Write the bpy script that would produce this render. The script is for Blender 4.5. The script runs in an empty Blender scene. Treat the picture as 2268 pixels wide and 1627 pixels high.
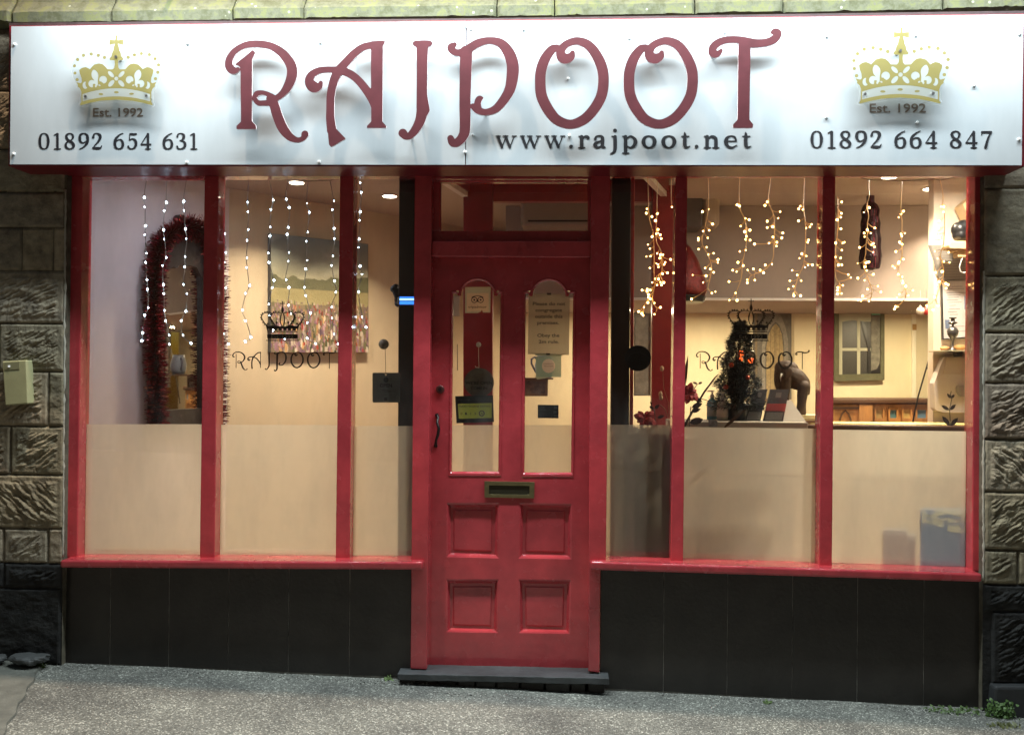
import bpy, bmesh, math, random
import numpy as np
from mathutils import Vector, Matrix, Euler
R = math.radians
random.seed(7); rng = np.random.default_rng(7)
SC = bpy.context.scene
COL = SC.collection

# ------------------------------------------------------------------ camera
CAM = Vector((0.0, -4.5, 1.5)); FPX = 2044.0; CU, CV = 1134.0, 813.5
ROT = (Matrix.Rotation(R(3.0), 3, 'Z') @ Matrix.Rotation(R(90.5), 3, 'X') @ Matrix.Rotation(0.008, 3, 'Z'))
cam_d = bpy.data.cameras.new("camera"); cam = bpy.data.objects.new("camera", cam_d); COL.objects.link(cam)
cam.matrix_world = Matrix.Translation(CAM) @ ROT.to_4x4()
cam_d.sensor_width = 36; cam_d.lens = FPX/2268*36; cam_d.clip_end = 300; cam_d.clip_start = .05
SC.camera = cam
# ------------------------------------------------------------------ world, light, exposure
w = bpy.data.worlds.new("World"); SC.world = w; w.use_nodes = True
nt = w.node_tree; bg = nt.nodes['Background']
sky = nt.nodes.new('ShaderNodeTexSky'); sky.sky_type = 'NISHITA'; sky.sun_disc = False
sky.sun_elevation = R(2.0); sky.sun_rotation = R(0)
nt.links.new(sky.outputs[0], bg.inputs[0]); bg.inputs[1].default_value = 0.09
SC.view_settings.view_transform = 'Standard'; SC.view_settings.look = 'None'
SC.view_settings.exposure = 0.6; SC.view_settings.gamma = 1.0
def area(name, loc, size, energy, color, rot=(0, 0, 0), spread=180, shape='RECTANGLE'):
    l = bpy.data.lights.new(name, 'AREA'); l.shape = shape; l.size = size[0]
    if len(size) > 1: l.size_y = size[1]
    l.energy = energy; l.color = color; l.spread = R(spread)
    o = bpy.data.objects.new(name, l); COL.objects.link(o); o.location = loc; o.rotation_euler = rot
    return o
def point(name, loc, r, energy, color):
    l = bpy.data.lights.new(name, 'POINT'); l.shadow_soft_size = r; l.energy = energy; l.color = color
    o = bpy.data.objects.new(name, l); COL.objects.link(o); o.location = loc
    return o
# trough light over the sign (its housing is built below), and the warm lantern higher up on the facade
TROUGH = Vector((0.02, -0.60, 3.50))
area('sign_trough_light', TROUGH, (4.7, 0.13), 114, (0.86, 0.97, 1.0), (R(-2), 0, 0))
LANT = Vector((-1.65, -1.16, 7.45))
point('lantern_light', LANT, 0.06, 950, (1.0, 0.74, 0.54))

# ------------------------------------------------------------------ geometry helpers
def ray(u, v):
    return ROT @ Vector(((u-CU)/FPX, -(v-CV)/FPX, -1.0))
def at(u, v, Y=0.0):
    d = ray(u, v); return CAM + d*((Y-CAM.y)/d.y)
class Plane:
    """vertical plane through p0 with horizontal direction (dx,dy); n points to the viewer"""
    def __init__(s, p0, dx, dy):
        s.p = Vector(p0); s.n = Vector((dy, -dx, 0)).normalized()
    def __call__(s, u, v, off=0.0):
        d = ray(u, v); p = s.p + s.n*off
        return CAM + d*((p-CAM).dot(s.n)/d.dot(s.n))
def YP(Y):
    return Plane((0, Y, 0), 1, 0)
ROOTLOC = {}
def props(o, label=None, cat=None, group=None, kind=None):
    for k, v in (('label', label), ('category', cat), ('group', group), ('kind', kind)):
        if v: o[k] = v
    return o
def thing(name, label, cat, loc, group=None):
    o = bpy.data.objects.new(name, None); COL.objects.link(o); o.location = Vector(loc); o.empty_display_size = .05
    ROOTLOC[o.name] = Vector(loc); return props(o, label, cat, group)
class MB:
    def __init__(s): s.v = []; s.f = []; s.m = []
    def add(s, vs, fs, m=0):
        b = len(s.v); s.v += [tuple(x) for x in vs]; s.f += [tuple(b+i for i in f) for f in fs]; s.m += [m]*len(fs); return s
    def hull8(s, a, b, m=0):  # two quads (lists of 4)
        return s.add(list(a)+list(b), [(0, 1, 2, 3), (7, 6, 5, 4), (0, 4, 5, 1), (1, 5, 6, 2), (2, 6, 7, 3), (3, 7, 4, 0)], m)
    def box(s, x0, x1, y0, y1, z0, z1, m=0):
        return s.hull8([(x0, y0, z0), (x1, y0, z0), (x1, y0, z1), (x0, y0, z1)], [(x0, y1, z0), (x1, y1, z0), (x1, y1, z1), (x0, y1, z1)], m)
    def prism(s, px, Y0, depth, m=0):  # px: polygon in image px on plane Y0, extruded to +y
        P = [at(u, v, Y0) for u, v in px]; n = len(P)
        Q = [p+Vector((0, depth, 0)) for p in P]
        return s.add(P+Q, [tuple(range(n)), tuple(range(2*n-1, n-1, -1))]+[(i, i+n, (i+1) % n+n, (i+1) % n) for i in range(n)], m)
    def pprism(s, px, pl, t, off=0.0, m=0):  # on a Plane, thickness t away from the viewer
        P = [pl(u, v, off) for u, v in px]; n = len(P)
        Q = [p-pl.n*t for p in P]
        return s.add(P+Q, [tuple(range(n)), tuple(range(2*n-1, n-1, -1))]+[(i, i+n, (i+1) % n+n, (i+1) % n) for i in range(n)], m)
    def tube(s, pts, rad, n=8, m=0, caps=True):
        pts = [Vector(p) for p in pts]
        if not hasattr(rad, '__len__'): rad = [rad]*len(pts)
        rings = []; up = Vector((0.13, 0.9, 0.31))
        for i, p in enumerate(pts):
            t = (pts[min(i+1, len(pts)-1)]-pts[max(i-1, 0)])
            if t.length < 1e-9: t = Vector((0, 0, 1))
            t.normalize(); a = t.cross(up)
            if a.length < 1e-4: a = t.cross(Vector((1, 0, 0)))
            a.normalize(); b = t.cross(a)
            rings.append([p+(a*math.cos(2*math.pi*k/n)+b*math.sin(2*math.pi*k/n))*rad[i] for k in range(n)])
        vs = [v for r in rings for v in r]; fs = []
        for i in range(len(pts)-1):
            for k in range(n):
                fs.append((i*n+k, i*n+(k+1) % n, (i+1)*n+(k+1) % n, (i+1)*n+k))
        if caps: fs += [tuple(range(n-1, -1, -1)), tuple(range((len(pts)-1)*n, len(pts)*n))]
        return s.add(vs, fs, m)
    def sphere(s, c, r, seg=12, ring=8, m=0):
        c = Vector(c)
        if not hasattr(r, '__len__'): r = (r, r, r)
        vs = [c+Vector((0, 0, r[2]))]; fs = []
        for i in range(1, ring):
            th = math.pi*i/ring
            for k in range(seg):
                ph = 2*math.pi*k/seg
                vs.append(c+Vector((r[0]*math.sin(th)*math.cos(ph), r[1]*math.sin(th)*math.sin(ph), r[2]*math.cos(th))))
        vs.append(c-Vector((0, 0, r[2]))); L = len(vs)-1
        for k in range(seg):
            fs.append((0, 1+k, 1+(k+1) % seg)); b = 1+(ring-2)*seg; fs.append((L, b+(k+1) % seg, b+k))
        for i in range(ring-2):
            for k in range(seg):
                a = 1+i*seg; fs.append((a+k, a+seg+k, a+seg+(k+1) % seg, a+(k+1) % seg))
        return s.add(vs, fs, m)
    def lathe(s, prof, c, seg=20, m=0):
        c = Vector(c); return s.tube([c+Vector((0, 0, z)) for r, z in prof], [max(r, 1e-4) for r, z in prof], seg, m)
    def build(s, name, mats, parent=None, smooth=False, bevel=0, fix=True, seg=2, angle=35, attr=None):
        vs = np.array(s.v, dtype=float).reshape(-1, 3)
        if parent is not None:
            r = parent
            while r.parent is not None: r = r.parent
            L = ROOTLOC[r.name]
        else:
            L = Vector(((vs[:, 0].min()+vs[:, 0].max())/2, (vs[:, 1].min()+vs[:, 1].max())/2, vs[:, 2].min()))
        vs = vs-np.array(L)
        me = bpy.data.meshes.new(name); me.from_pydata(vs.tolist(), [], s.f)
        if not isinstance(mats, (list, tuple)): mats = [mats]
        for mm in mats: me.materials.append(mm)
        if any(s.m): me.polygons.foreach_set('material_index', s.m)
        if attr is not None:
            ca = me.color_attributes.new('Col', 'FLOAT_COLOR', 'POINT'); ca.data.foreach_set('color', np.asarray(attr, dtype=np.float32).ravel())
        if fix and len(s.f) < 60000:
            bm = bmesh.new(); bm.from_mesh(me); bmesh.ops.recalc_face_normals(bm, faces=bm.faces); bm.to_mesh(me); bm.free()
        if smooth: me.polygons.foreach_set('use_smooth', [True]*len(me.polygons))
        me.update()
        o = bpy.data.objects.new(name, me); COL.objects.link(o)
        if parent is not None: o.parent = parent
        else: o.location = L; ROOTLOC[o.name] = L.copy()
        if bevel:
            b = o.modifiers.new('bevel', 'BEVEL'); b.width = bevel; b.segments = seg; b.limit_method = 'ANGLE'; b.angle_limit = R(angle); b.harden_normals = False
        return o
# ---- 2D signed-distance shapes: outlines with holes, meshed by marching squares
def _cat(pts, n=10):
    P = np.array(pts, float); out = []
    if len(P) < 3: return P
    closed = np.allclose(P[0], P[-1])
    for i in range(len(P)-1):
        p1, p2 = P[i], P[i+1]
        p0 = P[i-1] if i > 0 else (P[-2] if closed else 2*p1-p2)
        p3 = P[i+2] if i+2 < len(P) else (P[1] if closed else 2*p2-p1)
        for k in range(n):
            t = k/n
            out.append(.5*((2*p1)+(-p0+p2)*t+(2*p0-5*p1+4*p2-p3)*t*t+(-p0+3*p1-3*p2+p3)*t**3))
    out.append(P[-1]); return np.array(out)
def sd_stroke(X, Y, pts, n=10, k=1.0):
    P = _cat(pts, n) if len(pts) > 2 else np.array(pts, float); D = np.full(X.shape, 1e9)
    for a, b in zip(P[:-1], P[1:]):
        dx, dy = b[0]-a[0], b[1]-a[1]; L = dx*dx+dy*dy+1e-9
        t = np.clip(((X-a[0])*dx+(Y-a[1])*dy)/L, 0, 1)
        D = np.minimum(D, np.hypot(X-a[0]-t*dx, Y-a[1]-t*dy)-k*(a[2]+(b[2]-a[2])*t))
    return D
def sd_poly(X, Y, pts):
    P = np.array(pts, float); D = np.full(X.shape, 1e9); ins = np.zeros(X.shape, bool)
    for i in range(len(P)):
        a, b = P[i], P[(i+1) % len(P)]
        dx, dy = b[0]-a[0], b[1]-a[1]; L = dx*dx+dy*dy+1e-9
        t = np.clip(((X-a[0])*dx+(Y-a[1])*dy)/L, 0, 1)
        D = np.minimum(D, np.hypot(X-a[0]-t*dx, Y-a[1]-t*dy))
        c = ((a[1] > Y) != (b[1] > Y)) & (X < (b[0]-a[0])*(Y-a[1])/((b[1]-a[1]) or 1e-9)+a[0])
        ins ^= c
    return np.where(ins, -D, D)
def sd_circ(X, Y, x, y, r, ry=None, rot=0):
    if ry is None: return np.hypot(X-x, Y-y)-r
    c, s_ = math.cos(rot), math.sin(rot); a = (X-x)*c+(Y-y)*s_; b = -(X-x)*s_+(Y-y)*c
    k = np.hypot(a/r, b/ry); return (k-1)*min(r, ry)
def sd_mesh(mb, fn, bounds, step, mapf, thick, m=0, sides=True, ms=None):
    """fn(X,Y)->sdf ; mapf(x,y)->(world front point); thick: world Vector added for the back"""
    x0, y0, x1, y1 = bounds
    xs = np.arange(x0-step, x1+2*step, step); ys = np.arange(y0-step, y1+2*step, step)
    X, Y = np.meshgrid(xs, ys); F = fn(X, Y); F = np.where(np.abs(F) < 1e-6, 1e-6, F); I = F < 0
    vs = []; fs = []; key = {}
    def V(k, x, y):
        if k not in key: key[k] = len(vs); vs.append(mapf(x, y))
        return key[k]
    cont = []
    ny, nx = F.shape
    any_in = I[:-1, :-1] | I[1:, :-1] | I[:-1, 1:] | I[1:, 1:]
    all_in = I[:-1, :-1] & I[1:, :-1] & I[:-1, 1:] & I[1:, 1:]
    for j in range(ny-1):
        row = np.nonzero(any_in[j])[0]
        if len(row) == 0: continue
        i = row[0]; last = row[-1]
        while i <= last:
            if not any_in[j, i]: i += 1; continue
            if all_in[j, i]:
                e = i
                while e+1 <= last and all_in[j, e+1]: e += 1
                fs.append((V((i, j), xs[i], ys[j]), V((e+1, j), xs[e+1], ys[j]), V((e+1, j+1), xs[e+1], ys[j+1]), V((i, j+1), xs[i], ys[j+1])))
                i = e+1; continue
            cs = [(i, j), (i+1, j), (i+1, j+1), (i, j+1)]; poly = []; cr = []
            for q in range(4):
                a, b = cs[q], cs[(q+1) % 4]; fa, fb = F[a[1], a[0]], F[b[1], b[0]]
                if fa < 0: poly.append(V(a, xs[a[0]], ys[a[1]]))
                if (fa < 0) != (fb < 0):
                    t = fa/(fa-fb); t = min(max(t, .02), .98); k = ('e',)+tuple(sorted((a, b)))
                    vi = V(k, xs[a[0]]+(xs[b[0]]-xs[a[0]])*t, ys[a[1]]+(ys[b[1]]-ys[a[1]])*t)
                    poly.append(vi); cr.append((len(poly)-1, fa < 0))
            if len(poly) >= 3:
                fs.append(tuple(poly))
                if len(cr) == 2:
                    ia = [c for c in cr if c[1]][0][0]; ib = [c for c in cr if not c[1]][0][0]
                    cont.append((poly[ia], poly[ib]))
            i += 1
    n = len(vs); thick = Vector(thick)
    if sides and thick.length > 0:
        vs2 = [v+thick for v in vs]
        mb.add(vs+vs2, fs, m)
        b = len(mb.v)-2*n
        for a, c in cont: mb.f.append((b+a, b+a+n, b+c+n, b+c)); mb.m.append(m if ms is None else ms)
        for f in fs: mb.f.append(tuple(b+n+i for i in reversed(f))); mb.m.append(m)
    else: mb.add(vs, fs, m)
    return mb
def umin(*a):
    r = a[0]
    for x in a[1:]: r = np.minimum(r, x)
    return r
# ------------------------------------------------------------------ noise for real relief
def vnoise(x, y, seed=0):
    r = np.random.default_rng(seed); T = r.random((128, 128))
    xi = np.floor(x).astype(int); yi = np.floor(y).astype(int); fx = x-xi; fy = y-yi
    fx = fx*fx*(3-2*fx); fy = fy*fy*(3-2*fy)
    g = lambda a, b: T[a % 128, b % 128]
    return (g(xi, yi)*(1-fx)+g(xi+1, yi)*fx)*(1-fy)+(g(xi, yi+1)*(1-fx)+g(xi+1, yi+1)*fx)*fy
def fbm(x, y, seed=0, o=4):
    s = 0; a = .5
    for i in range(o): s = s+a*vnoise(x*2**i, y*2**i, seed+i*17); a *= .5
    return s
# ------------------------------------------------------------------ materials
def mat(name, col, rough=.5, metal=0, spec=.5, bump=0, bscale=40, var=0, vscale=6, var_col=None, emit=None, es=0, coat=0, detail=4, alpha=None, stretch=(1, 1, 1), rvar=0):
    m = bpy.data.materials.new(name); m.use_nodes = True; t = m.node_tree; b = t.nodes['Principled BSDF']
    b.inputs['Base Color'].default_value = (*col, 1); b.inputs['Roughness'].default_value = rough; b.inputs['Metallic'].default_value = metal
    b.inputs['Specular IOR Level'].default_value = spec; b.inputs['Coat Weight'].default_value = coat
    if emit: b.inputs['Emission Color'].default_value = (*emit, 1); b.inputs['Emission Strength'].default_value = es
    if bump or var or rvar:
        tc = t.nodes.new('ShaderNodeTexCoord'); mp = t.nodes.new('ShaderNodeMapping'); mp.inputs['Scale'].default_value = stretch
        t.links.new(tc.outputs['Object'], mp.inputs[0])
    if var:
        n = t.nodes.new('ShaderNodeTexNoise'); n.inputs['Scale'].default_value = vscale; n.inputs['Detail'].default_value = 6; n.inputs['Roughness'].default_value = .65
        t.links.new(mp.outputs[0], n.inputs['Vector'])
        cr = t.nodes.new('ShaderNodeValToRGB'); cr.color_ramp.elements[0].position = .35; cr.color_ramp.elements[1].position = .65
        vc = var_col or tuple(c*(1-var) for c in col)
        cr.color_ramp.elements[0].color = (*vc, 1); cr.color_ramp.elements[1].color = (*col, 1)
        t.links.new(n.outputs['Fac'], cr.inputs[0]); t.links.new(cr.outputs[0], b.inputs['Base Color'])
    if rvar:
        n3 = t.nodes.new('ShaderNodeTexNoise'); n3.inputs['Scale'].default_value = vscale*1.7; n3.inputs['Detail'].default_value = 5
        t.links.new(mp.outputs[0], n3.inputs['Vector']); mr = t.nodes.new('ShaderNodeMapRange')
        mr.inputs['From Min'].default_value = .3; mr.inputs['From Max'].default_value = .7
        mr.inputs['To Min'].default_value = max(.03, rough-rvar); mr.inputs['To Max'].default_value = min(1, rough+rvar)
        t.links.new(n3.outputs['Fac'], mr.inputs['Value']); t.links.new(mr.outputs[0], b.inputs['Roughness'])
    if bump:
        n2 = t.nodes.new('ShaderNodeTexNoise'); n2.inputs['Scale'].default_value = bscale; n2.inputs['Detail'].default_value = detail
        t.links.new(mp.outputs[0], n2.inputs['Vector'])
        bp = t.nodes.new('ShaderNodeBump'); bp.inputs['Strength'].default_value = min(1, bump); bp.inputs['Distance'].default_value = .004
        t.links.new(n2.outputs['Fac'], bp.inputs['Height']); t.links.new(bp.outputs[0], b.inputs['Normal'])
    return m
def emis(name, col, s):
    m = bpy.data.materials.new(name); m.use_nodes = True; t = m.node_tree; t.nodes.clear()
    e = t.nodes.new('ShaderNodeEmission'); e.inputs[0].default_value = (*col, 1); e.inputs[1].default_value = s
    o = t.nodes.new('ShaderNodeOutputMaterial'); t.links.new(e.outputs[0], o.inputs[0]); return m
def glassy(name, tint=(1, 1, 1), refl=1.0, rough=.0, ior=1.5, smudge=0):
    m = bpy.data.materials.new(name); m.use_nodes = True; t = m.node_tree; t.nodes.clear()
    o = t.nodes.new('ShaderNodeOutputMaterial'); mx = t.nodes.new('ShaderNodeMixShader'); tr = t.nodes.new('ShaderNodeBsdfTransparent'); gl = t.nodes.new('ShaderNodeBsdfGlossy')
    tr.inputs[0].default_value = (*tint, 1); gl.inputs['Roughness'].default_value = rough
    fr = t.nodes.new('ShaderNodeFresnel'); fr.inputs[0].default_value = ior; ml = t.nodes.new('ShaderNodeMath'); ml.operation = 'MULTIPLY'; ml.inputs[1].default_value = refl
    t.links.new(fr.outputs[0], ml.inputs[0]); t.links.new(ml.outputs[0], mx.inputs[0]); t.links.new(tr.outputs[0], mx.inputs[1]); t.links.new(gl.outputs[0], mx.inputs[2]); t.links.new(mx.outputs[0], o.inputs[0])
    if smudge:
        tc = t.nodes.new('ShaderNodeTexCoord'); mp = t.nodes.new('ShaderNodeMapping'); mp.inputs['Scale'].default_value = (1, 1, .35); n = t.nodes.new('ShaderNodeTexNoise'); n.inputs['Scale'].default_value = 5; n.inputs['Detail'].default_value = 9; n.inputs['Roughness'].default_value = .7
        mr = t.nodes.new('ShaderNodeMapRange'); mr.inputs['From Min'].default_value = .42; mr.inputs['From Max'].default_value = .8; mr.inputs['To Max'].default_value = smudge
        df = t.nodes.new('ShaderNodeBsdfDiffuse'); df.inputs[0].default_value = (.6, .6, .58, 1); m2 = t.nodes.new('ShaderNodeMixShader')
        t.links.new(tc.outputs['Object'], mp.inputs[0]); t.links.new(mp.outputs[0], n.inputs['Vector']); t.links.new(n.outputs['Fac'], mr.inputs['Value']); t.links.new(mr.outputs[0], m2.inputs[0])
        t.links.new(mx.outputs[0], m2.inputs[1]); t.links.new(df.outputs[0], m2.inputs[2]); t.links.new(m2.outputs[0], o.inputs[0])
    return m
def film(name, col, trans, dif=(.62, .58, .5), df_=.16):
    m = bpy.data.materials.new(name); m.use_nodes = True; t = m.node_tree; t.nodes.clear()
    o = t.nodes.new('ShaderNodeOutputMaterial'); m1 = t.nodes.new('ShaderNodeMixShader'); m2 = t.nodes.new('ShaderNodeMixShader')
    tl = t.nodes.new('ShaderNodeBsdfTranslucent'); tl.inputs[0].default_value = (*col, 1)
    df = t.nodes.new('ShaderNodeBsdfDiffuse'); df.inputs[0].default_value = (*dif, 1)
    tp = t.nodes.new('ShaderNodeBsdfTransparent')
    m1.inputs[0].default_value = df_; m2.inputs[0].default_value = trans
    t.links.new(tl.outputs[0], m1.inputs[1]); t.links.new(df.outputs[0], m1.inputs[2])
    t.links.new(m1.outputs[0], m2.inputs[1]); t.links.new(tp.outputs[0], m2.inputs[2]); t.links.new(m2.outputs[0], o.inputs[0]); return m
def vcol_mat(name, rough=.8, bump=0, bscale=60):
    m = mat(name, (.5, .5, .5), rough, bump=bump, bscale=bscale); t = m.node_tree
    a = t.nodes.new('ShaderNodeAttribute'); a.attribute_name = 'Col'; t.links.new(a.outputs['Color'], t.nodes['Principled BSDF'].inputs['Base Color']); return m
M_RED = mat('red_gloss_paint', (.52, .056, .069), .22, bump=.3, bscale=22, var=.26, vscale=7, coat=.6, rvar=.10)
M_REDF = mat('dark_red_fascia_paint', (.20, .012, .022), .4, bump=.2, bscale=25, var=.3)
M_SIGN = mat('white_sign_sheet', (.44, .48, .505), .48, spec=.35, bump=.08, bscale=3.2, detail=1, var=.07, vscale=9, stretch=(1, 1, .3), rvar=.08)
M_LET = mat('maroon_letter_acrylic', (.092, .022, .028), .36, bump=.04, bscale=90, var=.22, vscale=14)
M_EDGE = mat('letter_edge', (.62, .55, .56), .5)
M_BLACK = mat('black_vinyl', (.010, .010, .014), .5)
M_GREYTXT = mat('grey_brown_vinyl', (.13, .105, .085), .5)
M_GOLD = film('gold_vinyl', (.36, .30, .10), .05, (.26, .22, .075), .68)
M_GLASS = glassy('window_glass', (.97, .98, .97), 1.25, smudge=.09)
M_ACRYL = glassy('clear_acrylic', (.98, .99, .99), .45, .03)
M_ACEDGE = None
M_ACEDGE = film('acrylic_edge', (.9, .92, .92), .5, (.8, .82, .82), .5)
M_FILM = film('frosted_film', (.82, .80, .71), .30)
M_TILE = mat('black_slate_tile', (.034, .030, .026), .38, bump=.35, bscale=55, var=.35, vscale=4, rvar=.1)
M_GROUT = mat('tile_joint', (.42, .40, .36), .7, bump=.4, bscale=200, var=.88, vscale=4)
M_SCREW = mat('screw_cap', (.72, .74, .74), .3)
M_STEEL = mat('steel', (.5, .5, .5), .3, metal=1)
M_CREAM = mat('cream_wall_paint', (.72, .64, .44), .75, bump=.15, bscale=120, var=.05, vscale=2)
M_TAN = mat('tan_wall_paint', (.33, .275, .245), .75, bump=.15, bscale=120, var=.05, vscale=2)
M_LILAC = mat('pale_wall_paint', (.60, .50, .355), .75, bump=.15, bscale=120, var=.05, vscale=2)
M_CEIL = mat('ceiling_paint', (.48, .42, .36), .8, bump=.1, bscale=80)
M_DBROWN = mat('dark_stained_wood', (.030, .018, .013), .45, bump=.3, bscale=30, stretch=(1, 1, .1), var=.4)
M_WOOD = mat('oak_panel', (.55, .27, .09), .45, bump=.3, bscale=30, stretch=(1, 1, .15), var=.45, vscale=14, coat=.2)
M_WOODD = mat('dark_oak', (.10, .05, .028), .4, bump=.3, bscale=30, stretch=(.1, 1, 1), var=.4, vscale=14)
M_BLK = mat('black_plastic', (.012, .012, .013), .35)
M_WHT = mat('white_plastic', (.70, .68, .64), .4)
M_PAPER = mat('paper', (.70, .66, .58), .8, var=.08, vscale=12)
M_IRON = mat('dark_metal', (.03, .027, .025), .4, metal=.6, var=.3)
M_BRASS = mat('aged_brass', (.33, .28, .14), .35, metal=.85, var=.25, vscale=30)
# ------------------------------------------------------------------ text as mesh
def text_mb(mb, txt, mapf, x0, x1, ybase, size=None, m=0, align='fit', thick=0.0006, tv=Vector((0, 1, 0)), bold=0):
    """Default sans text laid in px coordinates: spans x0..x1, baseline ybase, cap height = size px"""
    c = bpy.data.curves.new('t', 'FONT'); c.body = txt; c.size = 1; c.resolution_u = 3; c.offset = bold
    o = bpy.data.objects.new('t', c); COL.objects.link(o); bpy.context.view_layer.update()
    dg = bpy.context.evaluated_depsgraph_get(); me = bpy.data.meshes.new_from_object(o.evaluated_get(dg))
    V = [v.co.copy() for v in me.vertices]; F = [tuple(p.vertices) for p in me.polygons]
    bpy.data.objects.remove(o); bpy.data.curves.remove(c); bpy.data.meshes.remove(me)
    if not V: return
    a = min(v.x for v in V); b = max(v.x for v in V); sx = (x1-x0)/(b-a); sy = (size/0.73) if size else sx
    mb.add([mapf(x0+(v.x-a)*sx, ybase-v.y*sy) for v in V], F, m)
# ------------------------------------------------------------------ serif glyphs (stroke skeletons: x, y down, half width; cap height 100)
G = {
 '0': (82, [[(36,3,2.5),(16,14,6),(9,50,9),(16,86,6),(36,97,2.5),(56,86,6),(63,50,9),(56,14,6),(36,3,2.5)]]),
 '1': (64, [[(30,8,8),(30,96,8)],[(8,14,2.5),(26,5,4)],[(10,97.5,2.8),(50,97.5,2.8)]]),
 '2': (76, [[(9,27,8),(15,8,4),(32,3,3),(50,12,8),(54,28,9),(42,52,6),(20,76,3.5),(7,93,3)],[(9,92,6),(40,93,7),(56,91,5),(64,78,2.5)]]),
 '3': (74, [[(8,22,6.5),(14,7,3.5),(32,3,3),(48,13,8),(48,30,8),(36,44,3),(24,46,2.5)],[(24,46,2.5),(44,50,4),(57,66,9),(52,88,7),(30,97,3),(12,93,5),(7,83,6.5)]]),
 '4': (80, [[(50,4,4),(8,66,2.5)],[(6,70,4.2),(68,70,4.2)],[(50,8,8),(50,96,8)],[(34,97.5,2.8),(66,97.5,2.8)]]),
 '5': (74, [[(20,7,6),(58,7,6)],[(18,6,2.8),(14,44,2.8)],[(14,44,3),(34,36,4),(52,46,8),(57,68,9),(48,90,6),(28,97,3),(12,91,5),(8,83,6.5)]]),
 '6': (78, [[(62,2,2.2),(40,12,4),(16,36,8),(10,64,9),(16,88,7),(36,97,3),(56,88,7),(61,66,9),(54,46,6),(38,40,3),(18,50,3)]]),
 '9': (78, [[(10,98,2.2),(32,88,4),(56,64,8),(62,36,9),(56,12,7),(36,3,3),(16,12,7),(11,34,9),(18,54,6),(34,60,3),(54,50,3)]]),
 '7': (72, [[(8,8,6),(60,8,6)],[(5,24,2.5),(8,8,4)],[(62,8,4),(44,40,6),(28,96,8.5)]]),
 '8': (78, [[(36,3,3),(18,10,6),(13,24,8),(24,42,7),(46,56,8),(60,74,9),(54,90,6),(36,97,3),(16,90,6),(9,74,8),(18,56,4),(46,42,3.5),(56,24,7),(50,9,5),(36,3,3)]]),
 'w': (98, [[(10,43,6),(28,95,6)],[(28,96,2.5),(46,44,2.5)],[(44,43,6),(63,95,6)],[(63,96,2.5),(82,44,2.5)],[(2,41.5,2.6),(20,41.5,2.6)],[(34,41.5,2.6),(54,41.5,2.6)],[(74,41.5,2.6),(92,41.5,2.6)]]),
 '.': (34, [[(12,92,8.5),(12.1,92,8.5)]]),
 'r': (56, [[(15,44,8),(15,96,8)],[(2,97.5,2.6),(30,97.5,2.6)],[(3,43,2.8),(15,43,2.8)],[(18,58,3),(28,45,4.5),(38,44,7),(44,50,7.5)]]),
 'a': (66, [[(10,56,6.5),(14,44,4),(28,40,4),(40,46,7),(43,60,8),(43,90,7),(54,96,3)],[(40,64,3),(18,72,6),(9,84,8.5),(18,95,6),(32,93,4),(40,84,4)]]),
 'j': (44, [[(22,14,8.5),(22.1,14,8.5)],[(22,44,8),(22,104,8),(14,121,5),(3,126,3)],[(8,43,2.8),(22,43,2.8)]]),
 'p': (76, [[(15,44,8),(15,122,8)],[(2,124,2.6),(30,124,2.6)],[(3,43,2.8),(15,43,2.8)],[(18,56,3),(36,42,4),(54,54,7),(59,70,9),(52,88,7),(36,97,4),(18,88,3)]]),
 'o': (78, [[(34,41,3),(16,49,6.5),(9,69,9),(16,89,6.5),(34,97,3),(52,89,6.5),(59,69,9),(52,49,6.5),(34,41,3)]]),
 't': (48, [[(17,24,2.5),(18,42,7),(18,84,8),(26,96,5),(40,91,2.5)],[(4,43,2.8),(36,43,2.8)]]),
 'n': (80, [[(15,44,8),(15,96,8)],[(2,97.5,2.6),(30,97.5,2.6)],[(3,43,2.8),(15,43,2.8)],[(18,57,3),(34,43,5),(50,50,8),(54,62,8),(54,96,8)],[(40,97.5,2.6),(68,97.5,2.6)]]),
 'e': (70, [[(14,66,2.5),(54,66,2.5)],[(54,66,4),(48,47,5),(32,41,3),(15,50,7),(9,69,9),(16,89,7),(36,97,4.5),(57,86,2.5)]]),
 ' ': (42, []),
}
def serif(mb, txt, mapf, x0, x1, ytop, scale, track=10, thick=Vector((0, .0008, 0)), m=0, step=.9):
    tot = sum(G[c][0]+track for c in txt)-track; sx = (x1-x0)/tot; x = x0
    for c in txt:
        adv, st = G[c]
        if st:
            def fn(X, Y, st=st): return umin(*[sd_stroke(X, Y, s_) for s_ in st])
            xm = x; sd_mesh(mb, fn, (-6, -4, adv+2, 132 if c in 'jp' else 104), step/scale, lambda a, b: mapf(xm+a*sx, ytop+b*scale), thick, m)
        x += (adv+track)*sx
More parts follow.
